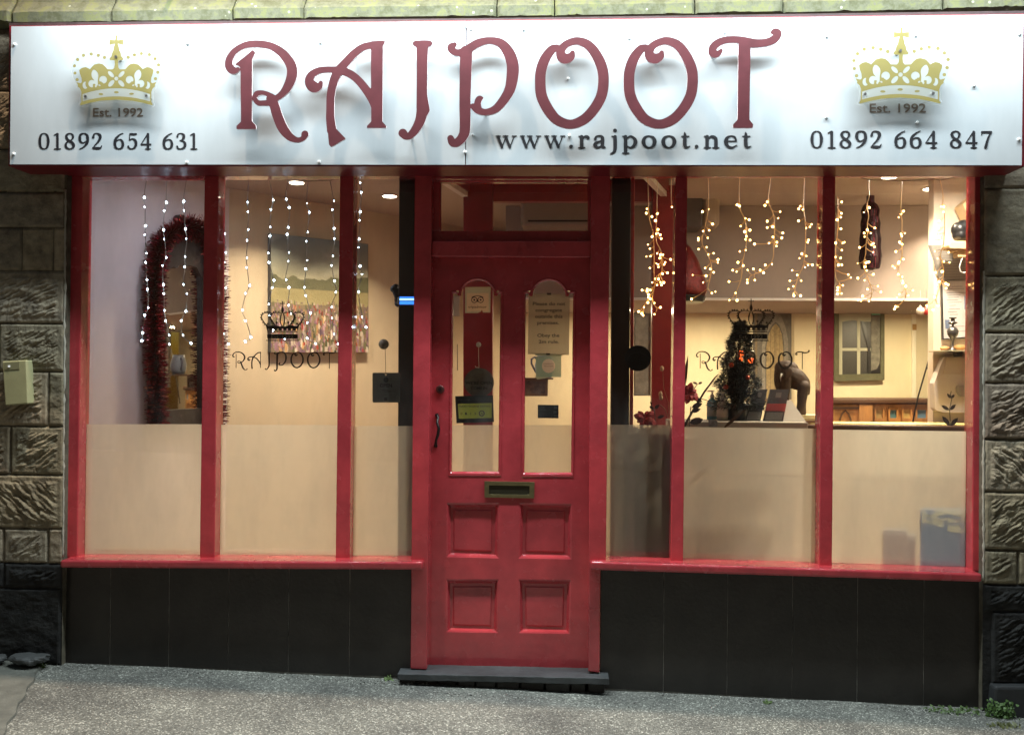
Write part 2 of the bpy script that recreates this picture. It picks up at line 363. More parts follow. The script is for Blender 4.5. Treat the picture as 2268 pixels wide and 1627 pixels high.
# ================================================================== EXTERIOR
# ---- ground
pL = at(133, 1468, -.02); pR = at(2200, 1572, -.02)
GX = (pR.z-pL.z)/(pR.x-pL.x); GY = 0.012
def gz(x, y): return pL.z+GX*(x-pL.x)+GY*(y+.02)
def ground_mat():
    m = mat('asphalt', (.10, .10, .095), .75); t = m.node_tree; b = t.nodes['Principled BSDF']
    tc = t.nodes.new('ShaderNodeTexCoord')
    v = t.nodes.new('ShaderNodeTexVoronoi'); v.inputs['Scale'].default_value = 165; t.links.new(tc.outputs['Object'], v.inputs['Vector'])
    n = t.nodes.new('ShaderNodeTexNoise'); n.inputs['Scale'].default_value = 3; n.inputs['Detail'].default_value = 8; t.links.new(tc.outputs['Object'], n.inputs['Vector'])
    cr = t.nodes.new('ShaderNodeValToRGB'); e = cr.color_ramp.elements
    e[0].position = 0; e[0].color = (.125, .128, .120, 1); e[1].position = .55; e[1].color = (.235, .24, .225, 1)
    a = e.new(.86); a.color = (.31, .315, .295, 1); a = e.new(.97); a.color = (.66, .67, .63, 1)
    sp = t.nodes.new('ShaderNodeSeparateColor'); t.links.new(v.outputs['Color'], sp.inputs[0]); t.links.new(sp.outputs[0], cr.inputs[0])
    mx = t.nodes.new('ShaderNodeMix'); mx.data_type = 'RGBA'; mx.blend_type = 'MULTIPLY'; mx.inputs['Factor'].default_value = 1
    cr2 = t.nodes.new('ShaderNodeValToRGB'); cr2.color_ramp.elements[0].position = .3; cr2.color_ramp.elements[0].color = (.55, .55, .53, 1); cr2.color_ramp.elements[1].position = .7; cr2.color_ramp.elements[1].color = (1.05, 1.05, .98, 1)
    t.links.new(n.outputs['Fac'], cr2.inputs[0]); t.links.new(cr.outputs[0], mx.inputs['A']); t.links.new(cr2.outputs[0], mx.inputs['B'])
    t.links.new(mx.outputs['Result'], b.inputs['Base Color'])
    v2 = t.nodes.new('ShaderNodeTexVoronoi'); v2.inputs['Scale'].default_value = 165; v2.feature = 'F1'; t.links.new(tc.outputs['Object'], v2.inputs['Vector'])
    bp = t.nodes.new('ShaderNodeBump'); bp.inputs['Strength'].default_value = 1; bp.inputs['Distance'].default_value = .0035; bp.invert = True
    n4 = t.nodes.new('ShaderNodeTexNoise'); n4.inputs['Scale'].default_value = 60; n4.inputs['Detail'].default_value = 6; t.links.new(tc.outputs['Object'], n4.inputs['Vector'])
    ad = t.nodes.new('ShaderNodeMath'); ad.operation = 'MULTIPLY_ADD'; ad.inputs[1].default_value = -1.6; t.links.new(n4.outputs['Fac'], ad.inputs[0]); t.links.new(v2.outputs['Distance'], ad.inputs[2])
    t.links.new(ad.outputs[0], bp.inputs['Height']); t.links.new(bp.outputs[0], b.inputs['Normal'])
    rr = t.nodes.new('ShaderNodeMapRange'); rr.inputs['To Min'].default_value = .85; rr.inputs['To Max'].default_value = .42; t.links.new(sp.outputs[1], rr.inputs['Value']); t.links.new(rr.outputs[0], b.inputs['Roughness'])
    return m
mb = MB()
xs = np.concatenate([np.linspace(-40, -3.2, 8), np.arange(-3, 3.2, .04), np.linspace(3.4, 40, 8)]); ys = np.concatenate([np.linspace(-40, -3, 10), np.arange(-2.8, -1.2, .2), np.arange(-1.1, .16, .035)])
X, Y = np.meshgrid(xs, ys); near = np.clip(1-(np.abs(X)-2.6)/.5, 0, 1)*np.clip(1+(Y+1.0)/.4, 0, 1)
Z = gz(X, Y)+near*(.010*(fbm(X*3, Y*3, 3)-.5)+.006*(fbm(X*11, Y*11, 5)-.5))
idx = np.arange(X.size).reshape(X.shape)
mb.v = np.stack([X.ravel(), Y.ravel(), Z.ravel()], 1).tolist()
mb.f = np.stack([idx[:-1, :-1].ravel(), idx[:-1, 1:].ravel(), idx[1:, 1:].ravel(), idx[1:, :-1].ravel()], 1).tolist(); mb.m = [0]*len(mb.f)
props(mb.build('pavement', ground_mat(), smooth=True, fix=False), kind='structure')
# concrete slab at the far left of the pavement
a = at(87, 1472, -.03); b_ = at(30, 1585, -.45)
def on_ground(u, v):
    d = ray(u, v); lo, hi = 0., 30.
    for _ in range(50):
        mid = (lo+hi)/2; p = CAM+d*mid
        if p.z > gz(p.x, p.y): lo = mid
        else: hi = mid
    return CAM+d*lo
e1 = on_ground(90, 1476); e2 = on_ground(30, 1585); dx_ = (e2.x-e1.x)/(e2.y-e1.y)
mb = MB(); n = 30; top = []
for i in range(n+1):
    y = -.04-1.6*i/n; x1 = e1.x+dx_*(y-e1.y)+.008*math.sin(i*1.7)
    top.append((x1, y, gz(x1, y)+.012)); 
L0 = [(-4.5, p[1], gz(-4.5, p[1])+.012) for p in top]
mb.add(top+L0+[(p[0]+.006, p[1], p[2]-.03) for p in top], [(i, i+1, n+1+i+1, n+1+i) for i in range(n)]+[(i, 2*(n+1)+i, 2*(n+1)+i+1, i+1) for i in range(n)])
M_CONC = mat('concrete_slab_mat', (.18, .185, .16), .8, bump=.8, bscale=90, var=.35, vscale=9)
props(mb.build('paving_slab', M_CONC), kind='structure')

# ---- rock-faced stone walls beside the shopfront
def stone_mat(black_v=None):
    m = mat('sandstone', (.20, .185, .14), .95, spec=.25); t = m.node_tree; b = t.nodes['Principled BSDF']
    tc = t.nodes.new('ShaderNodeTexCoord'); at_ = t.nodes.new('ShaderNodeAttribute'); at_.attribute_name = 'Col'
    n = t.nodes.new('ShaderNodeTexNoise'); n.inputs['Scale'].default_value = 14; n.inputs['Detail'].default_value = 8; n.inputs['Roughness'].default_value = .7; t.links.new(tc.outputs['Object'], n.inputs['Vector'])
    cr = t.nodes.new('ShaderNodeValToRGB'); cr.color_ramp.elements[0].position = .3; cr.color_ramp.elements[0].color = (.42, .40, .38, 1); cr.color_ramp.elements[1].position = .7; cr.color_ramp.elements[1].color = (1.25, 1.22, 1.1, 1)
    t.links.new(n.outputs['Fac'], cr.inputs[0])
    mx = t.nodes.new('ShaderNodeMix'); mx.data_type = 'RGBA'; mx.blend_type = 'MULTIPLY'; mx.inputs['Factor'].default_value = 1
    t.links.new(at_.outputs['Color'], mx.inputs['A']); t.links.new(cr.outputs[0], mx.inputs['B']); t.links.new(mx.outputs['Result'], b.inputs['Base Color'])
    n2 = t.nodes.new('ShaderNodeTexNoise'); n2.inputs['Scale'].default_value = 160; n2.inputs['Detail'].default_value = 5; t.links.new(tc.outputs['Object'], n2.inputs['Vector'])
    bp = t.nodes.new('ShaderNodeBump'); bp.inputs['Strength'].default_value = .7; bp.inputs['Distance'].default_value = .003; t.links.new(n2.outputs['Fac'], bp.inputs['Height']); t.links.new(bp.outputs[0], b.inputs['Normal'])
    return m
M_STONE = stone_mat()
def px2(v, u=100, Y=-.06): return at(u, v, Y).z
def stone_wall(name, x0, x1, zs, blocks, paint_z, face, label, zbot, ztop, seed=0, edge=None):
    """blocks: list of (xa,xb,za,zb,style). heightfield facing -y at y=face"""
    st = .005
    xs = np.arange(x0, x1+st, st); zz = np.arange(zbot, ztop+st, st); X, Z = np.meshgrid(xs, zz)
    H = np.full(X.shape, -.012); C = np.zeros(X.shape+(4,)); C[..., 3] = 1; C[..., :3] = (.13, .12, .095)
    rg = np.random.default_rng(seed)
    for bi, (xa, xb, za, zb, style) in enumerate(blocks):
        wob = .005*(fbm(X*6+bi, Z*6, seed+5)-.5)
        dx = np.minimum(X-xa, xb-X)+wob; dz = np.minimum(Z-za, zb-Z)+wob; d = np.minimum(dx, dz)
        ins = d > .003; edge_r = np.clip((d-.003)/.010, 0, 1)**.5
        base = .000+rg.uniform(-.003, .003)
        inner = np.clip((d-.030)/.014, 0, 1) if style != 'flat' else np.zeros(X.shape)
        ang = R(rg.uniform(24, 42)) if style != 'back' else R(-38)
        ca, sa = math.cos(ang), math.sin(ang)
        U = X*ca+Z*sa; W = -X*sa+Z*ca; W = W+.034*(fbm(X*8, Z*8, seed+bi)-.5)+.016*(fbm(X*34, Z*34, seed+bi+3)-.5)
        g = np.abs(((W/rg.uniform(.017, .024)) % 1)-.5)*2
        rough = fbm(U*22+bi*3, W*60, seed+bi+9, 4)
        tool = inner*(-.009*g**1.3*(.1+1.9*np.clip(fbm(X*16, Z*16, seed+bi+77)-.25, 0, 1))+.026*(rough-.42)+.003)
        margin = (1-inner)*(.004*(fbm(X*90, Z*12, seed+bi+1)-.5)*(np.abs(dz) < np.abs(dx))+.004*(fbm(X*24, Z*24, seed+bi)-.5))
        if style == 'flat': margin = .012*(fbm(X*14, Z*22, seed+bi)-.5)
        Hb = base-.013*(1-edge_r)+tool+margin
        H = np.where(ins, Hb, H)
        col = np.array((.30, .265, .21))*rg.uniform(.78, 1.15)*np.array([rg.uniform(.96, 1.05), 1, rg.uniform(.92, 1.05)])
        C[..., :3] = np.where(ins[..., None], col, C[..., :3])
    pm = Z < paint_z+.004*(fbm(X*40, Z*2, 4)-.5)
    C[..., :3] = np.where(pm[..., None], np.array((.030, .031, .033)), C[..., :3])
    H = H+.003*(fbm(X*60, Z*60, seed)-.5)
    mb = MB(); idx = np.arange(X.size).reshape(X.shape)
    mb.v = np.stack([X.ravel(), (face-H).ravel(), Z.ravel()], 1).tolist()
    mb.f = np.stack([idx[:-1, :-1].ravel(), idx[:-1, 1:].ravel(), idx[1:, 1:].ravel(), idx[1:, :-1].ravel()], 1).tolist(); mb.m = [0]*len(mb.f)
    C = C.reshape(-1, 4)
    nb = len(mb.v); xb0, xb1 = xs[0], xs[-1]; z0, z1 = zz[0], zz[-1]
    mb.add([(xb0, face+.012, z0), (xb1, face+.012, z0), (xb1, face+.012, z1), (xb0, face+.012, z1), (xb0, face+.12, z0), (xb1, face+.12, z0), (xb1, face+.12, z1), (xb0, face+.12, z1)],
           [(0, 4, 5, 1), (1, 5, 6, 2), (2, 6, 7, 3), (3, 7, 4, 0), (4, 7, 6, 5)])
    # skirt joining the relief to the wall's sides
    ny, nx = X.shape
    for j in range(0, ny-1):
        for (i, sx) in ((0, 0), (nx-1, 0)):
            a, b = int(idx[j, i]), int(idx[j+1, i]); pa, pb = mb.v[a], mb.v[b]
            mb.add([(pa[0], face+.014, pa[2]), (pb[0], face+.014, pb[2])], []); k = len(mb.v)
            mb.f.append((a, b, k-1, k-2)); mb.m.append(0)
    C = np.vstack([C, np.tile([.13, .12, .095, 1], (len(mb.v)-nb, 1))])
    o = mb.build(name, M_STONE, fix=False, attr=C)
    return props(o, label, 'wall')
F_ = -.055
def zl(v, u=70): return at(u, v, F_).z
def xl(u, v): return at(u, v, F_).x
xL1 = xl(141, 800)
vsL = [1470, 1442, 1302, 1170, 1051, 943, 823, 716, 600, 504, 425, 330, 240, 150, 70, -30]
bl = []
farL = -4.2
def course(v0, v1, us, styles=None, lst=bl, zf=zl, xf=xl, lim=None, far=None, left=True, gap=0):
    za, zb = zf(v0), zf(v1)
    us = sorted(us)
    for i in range(len(us)-1):
        a = xf(us[i], (v0+v1)/2) if isinstance(us[i], (int, float)) else us[i]
        b = xf(us[i+1], (v0+v1)/2)
        lst.append((a, b, za, zb, (styles[i] if styles else 'tool')))
course(1470, 1302, [-700, -330, -60, 133], ['flat', 'flat', 'flat'])
course(1302, 1247, [-600, -250, 7, 139], ['flat', 'flat', 'tool'])
course(1247, 1170, [-500, -250, 6, 105, 139], ['tool', 'tool', 'tool', 'flat'])
course(1170, 1051, [-600, -300, -20, 140], ['tool', 'back', 'back'])
course(1051, 943, [-500, -180, 22, 141], ['tool']*3)
course(943, 823, [-420, -110, 106, 142], ['tool', 'tool', 'flat'])
course(823, 716, [-600, -330, -4, 142], ['tool']*3)
course(716, 600, [-500, -200, -60, 142], ['tool']*3)
course(600, 504, [-350, -120, 46, 116, 142], ['tool', 'flat', 'flat', 'flat'])
course(504, 425, [-480, -160, 142], ['tool', 'flat'])
course(425, 330, [-400, -70, 142], ['tool', 'flat'])
course(330, 200, [-500, -190, 142], ['tool', 'tool'])
course(200, 60, [-420, -90, 142], ['tool', 'tool'])
zg = gz(-3, -.06)
wl = stone_wall('stone_wall', xl(-480, 800), xl(141, 800), None, bl, zl(1247), F_, 'rock-faced sandstone wall left of the shopfront with black painted base', gz(-2.4, 0)-.12, zl(20), 1)
br = []
def zr(v): return at(2225, v, F_).z
def cr_(v0, v1, us, styles): course(v0, v1, us, styles, br, zr, xl)
cr_(1620, 1515, [2203, 2420, 2700], ['flat', 'flat'])
cr_(1515, 1354, [2197, 2460, 2700], ['tool', 'flat'])
cr_(1354, 1294, [2180, 2400, 2700], ['tool', 'tool'])
cr_(1294, 1218, [2180, 2256, 2480, 2700], ['tool', 'tool', 'tool'])
cr_(1218, 1090, [2180, 2380, 2700], ['tool', 'tool'])
cr_(1090, 972, [2180, 2330, 2700], ['back', 'tool'])
cr_(972, 848, [2180, 2440, 2700], ['tool', 'tool'])
cr_(848, 736, [2180, 2300, 2700], ['tool', 'tool'])
cr_(736, 610, [2180, 2400, 2700], ['tool', 'tool'])
cr_(610, 417, [2180, 2330, 2700], ['flat', 'tool'])
cr_(417, 300, [2180, 2420, 2700], ['flat', 'tool'])
cr_(300, 120, [2180, 2320, 2700], ['flat', 'tool'])
cr_(120, -40, [2180, 2420, 2700], ['flat', 'tool'])
wr = stone_wall('stone_wall', xl(2181, 800), xl(2700, 800), None, br, zr(1294), F_, 'rock-faced sandstone wall right of the shopfront with a weed at its foot', gz(3, 0)-.25, zr(0), 11)
# pale mortar bead between wall and frame
for (uu0, uu1, vv0, vv1, wl_) in ((146, 139, 420, 1232, wl), (2180, 2178, 600, 1285, wr)):
    mb = MB(); pts = []; rad = []
    for i in range(90):
        t_ = i/89; p = at(uu0+(uu1-uu0)*t_, vv0+(vv1-vv0)*t_, -.045)
        p.x += .006*(float(fbm(np.array(i*.21), np.array(1.), 3))-.5)+rng.normal(0, .0006); pts.append(p); rad.append(max(.002, .0055+rng.normal(0, .0018)))
    mb.tube(pts, rad, 6)
    mb.build('mortar_bead', mat('mortar', (.36, .34, .28), .85, bump=.5, bscale=150), wl_, smooth=True)
# plain masonry over and behind (seen only from other positions)
mb = MB(); zt = at(1134, 0, -.1).z
mb.box(-6.0, xl(-480, 800)-.005, -.05, .25, gz(-6, 0)-.3, 8.6); mb.box(xl(2700, 800)+.005, 6.0, -.05, .25, gz(6, 0)-.6, 8.6)
mb.box(xl(-480, 800), xl(2700, 800), -.02, .25, zt+.12, 8.6)
uw = mb.build('building', mat('upper_masonry', (.19, .17, .13), .9, bump=1, bscale=14, var=.4, vscale=5))
props(uw, 'stone facade of the building above the shop sign', 'building')

# ---- mossy coping over the sign
def coping():
    m = mat('mossy_stone', (.2, .2, .1), .85); t = m.node_tree; b = t.nodes['Principled BSDF']
    tc = t.nodes.new('ShaderNodeTexCoord'); n = t.nodes.new('ShaderNodeTexNoise'); n.inputs['Scale'].default_value = 11; n.inputs['Detail'].default_value = 9; n.inputs['Roughness'].default_value = .75; t.links.new(tc.outputs['Object'], n.inputs['Vector'])
    cr = t.nodes.new('ShaderNodeValToRGB'); e = cr.color_ramp.elements; e[0].position = .28; e[0].color = (.06, .06, .04, 1); e[1].position = .72; e[1].color = (.21, .205, .11, 1)
    for p_, c in ((.42, (.095, .10, .05)), (.50, (.13, .135, .09)), (.58, (.16, .17, .065)), (.65, (.14, .135, .11))):
        q = e.new(p_); q.color = (*c, 1)
    t.links.new(n.outputs['Fac'], cr.inputs[0])
    v = t.nodes.new('ShaderNodeTexVoronoi'); v.inputs['Scale'].default_value = 16; t.links.new(tc.outputs['Object'], v.inputs['Vector'])
    c2 = t.nodes.new('ShaderNodeValToRGB'); c2.color_ramp.elements[0].position = .07; c2.color_ramp.elements[0].color = (1, 1, 1, 1); c2.color_ramp.elements[1].position = .12; c2.color_ramp.elements[1].color = (0, 0, 0, 1); t.links.new(v.outputs['Distance'], c2.inputs[0])
    mx = t.nodes.new('ShaderNodeMix'); mx.data_type = 'RGBA'; t.links.new(c2.outputs[0], mx.inputs['Factor']); t.links.new(cr.outputs[0], mx.inputs['A']); mx.inputs['B'].default_value = (.36, .38, .28, 1)
    t.links.new(mx.outputs['Result'], b.inputs['Base Color'])
    bp = t.nodes.new('ShaderNodeBump'); bp.inputs['Strength'].default_value = .8; bp.inputs['Distance'].default_value = .005; t.links.new(n.outputs['Fac'], bp.inputs['Height']); t.links.new(bp.outputs[0], b.inputs['Normal'])
    Yc = -.13
    root = thing('stone_cornice', 'mossy green stone cornice of jointed blocks above the white sign', 'cornice', at(1134, 50, Yc))
    joints = [-560, -240, 22, 244, 514, 672, 1100, 1228, 1540, 1735, 2090, 2380, 2560, 2800]
    def vlow(u): return 52-.0108*(u-0)-.0000028*max(0, u-1100)**2*2.2
    for j in range(len(joints)-1):
        u0, u1 = joints[j]+1.2, joints[j+1]-1.2; nu = max(3, int((u1-u0)/6)); mb = MB(); prof = []
        dz0 = rng.normal(0, .003); dy0 = rng.normal(0, .003)
        for i in range(nu+1):
            u = u0+(u1-u0)*i/nu; p = at(u, vlow(u), Yc); e_ = min(i, nu-i)/nu
            chip = .010*max(0, float(fbm(np.array(u*.05), np.array(3.3), 8))-.55)*3
            ed = .012*max(0, 1-min(u-u0, u1-u)/7.0)**2
            nz = lambda k: .006*(float(fbm(np.array(u*.03), np.array(k*1.7), 21))-.5)
            ring = [(p.x, .05, p.z+chip+.002), (p.x, Yc+.030+ed, p.z+chip+dz0), (p.x, Yc+dy0+nz(1)+ed, p.z+.010+chip+dz0), (p.x, Yc-.004+dy0+nz(2)+ed, p.z+.058+nz(3)+dz0),
                    (p.x, Yc+.006+dy0+nz(4)+ed, p.z+.070+nz(5)+dz0), (p.x, Yc+.040+nz(6)+ed, p.z+.118+nz(7)), (p.x, Yc+.060+nz(8)+ed, p.z+.19), (p.x, .05, p.z+.25)]
            prof += ring
        k = 8; fs = []
        for i in range(nu):
            for q in range(k): fs.append((i*k+q, i*k+(q+1) % k, (i+1)*k+(q+1) % k, (i+1)*k+q))
        fs += [tuple(range(k)), tuple(range(nu*k+k-1, nu*k-1, -1))]
        mb.add(prof, fs); mb.build('stone_block', m, root, smooth=False)
coping()

# ---- shop sign
SY = -.26
sign = thing('shop_sign', 'long white shop sign with raised maroon letters reading RAJPOOT', 'sign', at(1134, 365, SY))
SG = lambda x, y: at(x, y, SY)
def sheet(corners, name, seed):
    mb = MB(); nx, ny = 90, 14; P = []
    (a, b, c, d) = [Vector(x) for x in corners]  # TL TR BR BL px
    for back in (0, 1):
        for j in range(ny+1):
            for i in range(nx+1):
                s, t_ = i/nx, j/ny; q = (a*(1-s)+b*s)*(1-t_)+(d*(1-s)+c*s)*t_
                p = at(q[0], q[1], SY); edge = min(1, 8*min(s, 1-s), 4*min(t_, 1-t_))
                p.y += .0010*edge*(float(fbm(np.array(p.x*1.6+seed), np.array(p.z*2.2), seed, 2))-.5)*2+(.004 if back else 0); P.append(p)
    n = (nx+1)*(ny+1); fs = []
    for j in range(ny):
        for i in range(nx):
            k = j*(nx+1)+i; fs += [(k, k+1, k+nx+2, k+nx+1), (n+k, n+k+nx+1, n+k+nx+2, n+k+1)]
    rim = [i for i in range(nx+1)]+[j*(nx+1)+nx for j in range(1, ny+1)]+[ny*(nx+1)+i for i in range(nx-1, -1, -1)]+[j*(nx+1) for j in range(ny-1, 0, -1)]
    for i in range(len(rim)):
        a_, b_ = rim[i], rim[(i+1) % len(rim)]; fs.append((a_, a_+n, b_+n, b_))
    mb.add(P, fs); return mb.build(name, M_SIGN, sign, smooth=False)
for o in (sheet([(25, 59), (1032, 47.5), (1030, 365), (22, 364)], 'panel', 3), sheet([(1034, 47.5), (2267, 32.5), (2263, 366), (1032, 365)], 'panel', 8)):
    o.data.polygons.foreach_set('use_smooth', [True]*len(o.data.polygons)); m_ = o.modifiers.new('es', 'EDGE_SPLIT'); m_.split_angle = R(40)
mb = MB(); mb.prism([(20, 57), (2275, 30), (2270, 369), (18, 368)], SY+.022, .22)
mb.build('backing_box', M_REDF, sign, bevel=.003)
mb = MB(); mb.prism([(20, 51), (1134, 40), (2275, 24), (2275, 34), (1134, 49), (20, 60)], SY+.05, .30)
mb.build('top_board', mat('aged_dark_board', (.05, .022, .024), .7, bump=.7, bscale=40, var=.5, vscale=10), sign)
# letters
def tr(pts, ox, oy, s):
    return [tuple([((p[0]/s)+ox)*.70195, ((p[1]/s)+oy)*.70195]+([p[2]/s*.70195] if len(p) > 2 else [])) for p in pts]
Z2 = lambda pts: tr(pts, 650, 60, 2.268)
Z3 = lambda pts: tr(pts, 1500, 60, 2.1396)
o1 = [(550,192,20),(515,208,28),(470,270,34),(443,350,36),(438,430,36),(447,520,37),(490,610,37),(550,680,34),(640,711,31),(730,680,34),(800,610,35),(850,520,36),(865,420,36),(855,330,36),(815,240,34),(760,175,31),(690,149,26),(630,162,24),(592,190,26),(575,225,30),(585,258,34),(612,268,34),(645,255,26),(657,228,15)]
LET = {
 'R': (Z2, [[(228,360,15),(208,372,20),(182,362,30),(163,330,28),(168,285,26),(200,235,22),(250,200,21),(310,182,24),(390,180,25),(470,197,26),(545,245,32),(600,315,36),(616,370,37),(608,430,36),(580,490,31),(545,535,24),(500,570,20)],
             [(345,566,16),(362,536,19),(400,527,16),(440,538,17),(480,562,22)],[(345,570,16),(372,600,19),(410,602,19),(455,600,22)],
             [(455,570,24),(485,610,34),(510,690,36),(548,780,36),(600,843,29),(655,866,18),(695,852,18),(708,825,26)]],
       [[(203,330),(335,222),(352,240),(330,290),(328,730),(356,762),(358,788),(218,788),(218,765),(250,735),(246,350),(225,330)]],
       [(290,260,24),(289,780,24)]),
 'A': (Z2, [[(1225,182,24),(1130,200,25),(1060,248,27),(1000,312,29),(950,370,32),(915,440,31),(893,540,29),(889,640,29),(890,720,31),(900,800,34)],
             [(822,455,14),(808,484,24),(768,486,40),(740,448,34),(756,400,27),(815,368,23),(900,362,22),(960,370,27),(1020,388,28),(1080,430,28),(1140,500,30),(1185,570,30),(1212,640,25)]],
       [[(1180,160),(1255,155),(1283,160),(1266,195),(1262,735),(1290,765),(1287,780),(1150,780),(1152,765),(1182,735),(1180,420)],[(869,780),(932,785),(1000,857),(895,917),(880,900)]],
       [(1222,180,24),(1222,770,24)]),
 'J': (Z2, [[(1548,600,40),(1546,660,40),(1532,725,36),(1502,785,31),(1462,832,25),(1430,842,22),(1409,818,32)]],
       [[(1476,172),(1495,156),(1560,153),(1605,155),(1622,172),(1612,192),(1590,202),(1584,300),(1582,540),(1602,655),(1568,715),(1520,700),(1506,640),(1508,300),(1505,202),(1482,190)]],
       [(1546,180,26),(1546,650,26)]),
 'P': (Z2, [[(1780,182,15),(1755,205,28),(1775,235,24),(1822,240,26),(1880,212,30),(1950,172,29),(2030,155,25),(2110,175,32),(2165,240,40),(2193,320,43),(2194,400,43),(2175,500,38),(2130,580,33),(2070,645,28),(2000,667,23),(1945,652,26),(1910,625,20)],
             [(1950,645,25),(1943,605,24),(1955,572,22),(1976,566,9)],
             [(1862,235,44),(1857,400,42),(1853,600,40),(1853,780,38),(1838,840,34),(1800,882,30),(1765,885,28),(1750,855,24)]], [], None),
 'O': (Z3, [o1], [], None),
 'o': (Z3, [[(p[0]+599+(3 if p[0] > 600 else 0), p[1]-1, p[2]) for p in o1]], [], None),
 'T': (Z3, [[(1660,212,11),(1636,236,20),(1606,232,28),(1604,196,27),(1640,160,25),(1700,141,23),(1780,141,24),(1850,160,31),(1900,165,28),(1970,158,26),(2020,135,27),(2043,100,25),(2025,88,24),(2005,92,12)]],
       [[(1776,150),(1859,150),(1850,680),(1876,712),(1872,736),(1740,736),(1740,712),(1770,680)]], [(1817,160,25),(1812,730,25)]),
}
def union_fn(strokes, polys):
    return lambda X, Y: umin(*([sd_stroke(X, Y, s) for s in strokes]+[sd_poly(X, Y, p) for p in polys]))
LNAME = dict(zip('RAJPOoT', 'RAJPOOT'))
LETY = SY-.052
for k, (Zt, st, po, _) in LET.items():
    S_ = [Zt(s) for s in st]; P_ = [Zt(p) for p in po]
    allp = [q for s in S_+P_ for q in s]; pad = 30
    bd = (min(p[0] for p in allp)-pad, min(p[1] for p in allp)-pad, max(p[0] for p in allp)+pad, max(p[1] for p in allp)+pad)
    mb = MB(); sd_mesh(mb, union_fn(S_, P_), bd, 1.7, lambda x, y: at(x, y, LETY), (0, .010, 0), ms=1)
    o = mb.build('letter', [M_LET, M_EDGE], sign); o['label'] = 'raised maroon letter '+LNAME[k]
    for q in (S_[0][2], S_[0][-3]):
        sp = MB(); p = at(q[0], q[1], LETY+.01); sp.tube([p, p+Vector((0, .042, 0))], .005, 8)
        sp.build('spacer', M_STEEL, o)
mb = MB(); serif(mb, '01892 654 631', lambda x, y: at(x, y, SY-.0018), 85, 441, 294.5, .362)
mb.build('lettering', M_BLACK, sign)['label'] = 'black phone number 01892 654 631'
mb = MB(); serif(mb, '01892 664 847', lambda x, y: at(x, y, SY-.0018), 1795, 2200, 289.5, .385)
mb.build('lettering', M_BLACK, sign)['label'] = 'black phone number 01892 664 847'
mb = MB(); serif(mb, 'www.rajpoot.net', lambda x, y: at(x, y, SY-.0018), 1098, 1667, 282.5, .457)
mb.build('lettering', M_BLACK, sign)['label'] = 'black web address www.rajpoot.net'
mb = MB(); text_mb(mb, 'Est. 1992', lambda x, y: at(x, y, SY-.0018), 206, 317, 258, 19.5, bold=.012)
mb.build('lettering', M_GREYTXT, sign)['label'] = 'grey wording Est. 1992 under the smaller crown'
mb = MB(); text_mb(mb, 'Est. 1992', lambda x, y: at(x, y, SY-.0018), 1926, 2051, 249, 20.5, bold=.012)
mb.build('lettering', M_GREYTXT, sign)['label'] = 'grey wording Est. 1992 under the larger crown'
# gold crowns on clear acrylic
def mir(p, c=855): return [(2*c-q[0],)+tuple(q[1:]) for q in p][::-1]
half = [(855,70),(832,72),(842,120),(835,160),(730,148),(728,248),(830,222),(808,290),(800,345),(775,395),(768,450),(728,500),(740,526),(822,530),(826,600),(815,665),(790,694),(690,690),(650,640),(600,597),(530,585),(450,605),(400,655),(370,692),(345,675),(290,650),(225,665),(172,705),(185,770),(215,850),(222,925),(200,948),(120,925),(150,980),(145,1005),(190,1045),(215,1110),(215,1285),(185,1340),(200,1352)]
lowL = [(200,1352),(500,1280),(855,1250)]
body = half+[(350,1312),(560,1270),(855,1250)]; body = body+[(2*855-x, y) for x, y in body[::-1] if x != 855]
def arc(y0, y1, n=12): return [(x, y0+(y1-y0)*((x-855)/620)**2) for x in np.linspace(235, 1475, n)]
band = arc(1040, 1148)+[(1475, 1282)]+arc(1188, 1282)[::-1]
dots = [(637,476,31),(522,437,31),(396,414,31),(252,437,31),(145,514,31),(87,629,29),(96,762,28),(136,883,30)]
dotsR = [(1072,472,31),(1186,430,31),(1313,404,31),(1459,425,31),(1565,500,31),(1628,612,31),(1615,747,31),(1572,865,30)]
def fleur(X, Y, c):  # c=+1 left, mirrored for right
    if c < 0: X = 2*855-X
    D = sd_poly(X, Y, [(q[0], q[1]) for q in _cat([(440,700,0),(400,760,0),(410,840,0),(450,900,0),(475,980,0),(512,985,0),(515,890,0),(525,800,0),(500,740,0),(440,700,0)])])
    a = np.maximum(sd_circ(X, Y, 612, 884, 70), -sd_poly(X, Y, [(535,915),(585,915),(585,935),(610,935),(618,985),(540,990)]))
    b = np.maximum(sd_circ(X, Y, 405, 955, 62, 68), -sd_poly(X, Y, [(425,960),(470,955),(470,1060),(425,1060)]))
    l = np.maximum(sd_circ(X, Y, 285, 985, 48, 66), -sd_circ(X, Y, 345, 960, 58, 75))
    return umin(D, a, b, l, sd_circ(X, Y, 478, 1000, 16, 24), sd_circ(X, Y, 545, 985, 22, 14, .5))
def gold_fn(X, Y):
    D = sd_poly(X, Y, body)
    cut = umin(fleur(X, Y, 1), fleur(X, Y, -1), sd_circ(X, Y, 855, 863, 36), sd_circ(X, Y, 757, 783, 72, 34, .8), sd_circ(X, Y, 948, 783, 72, 34, -.8), sd_circ(X, Y, 762, 950, 74, 38, -.85), sd_circ(X, Y, 945, 950, 74, 38, .85), sd_poly(X, Y, band))
    D = np.maximum(D, -cut)
    return umin(D, *[sd_circ(X, Y, *d) for d in dots+dotsR], sd_circ(X, Y, 855, 1113, 44, 21), sd_circ(X, Y, 572, 1147, 44, 20, .05), sd_circ(X, Y, 1133, 1142, 44, 20, -.05))
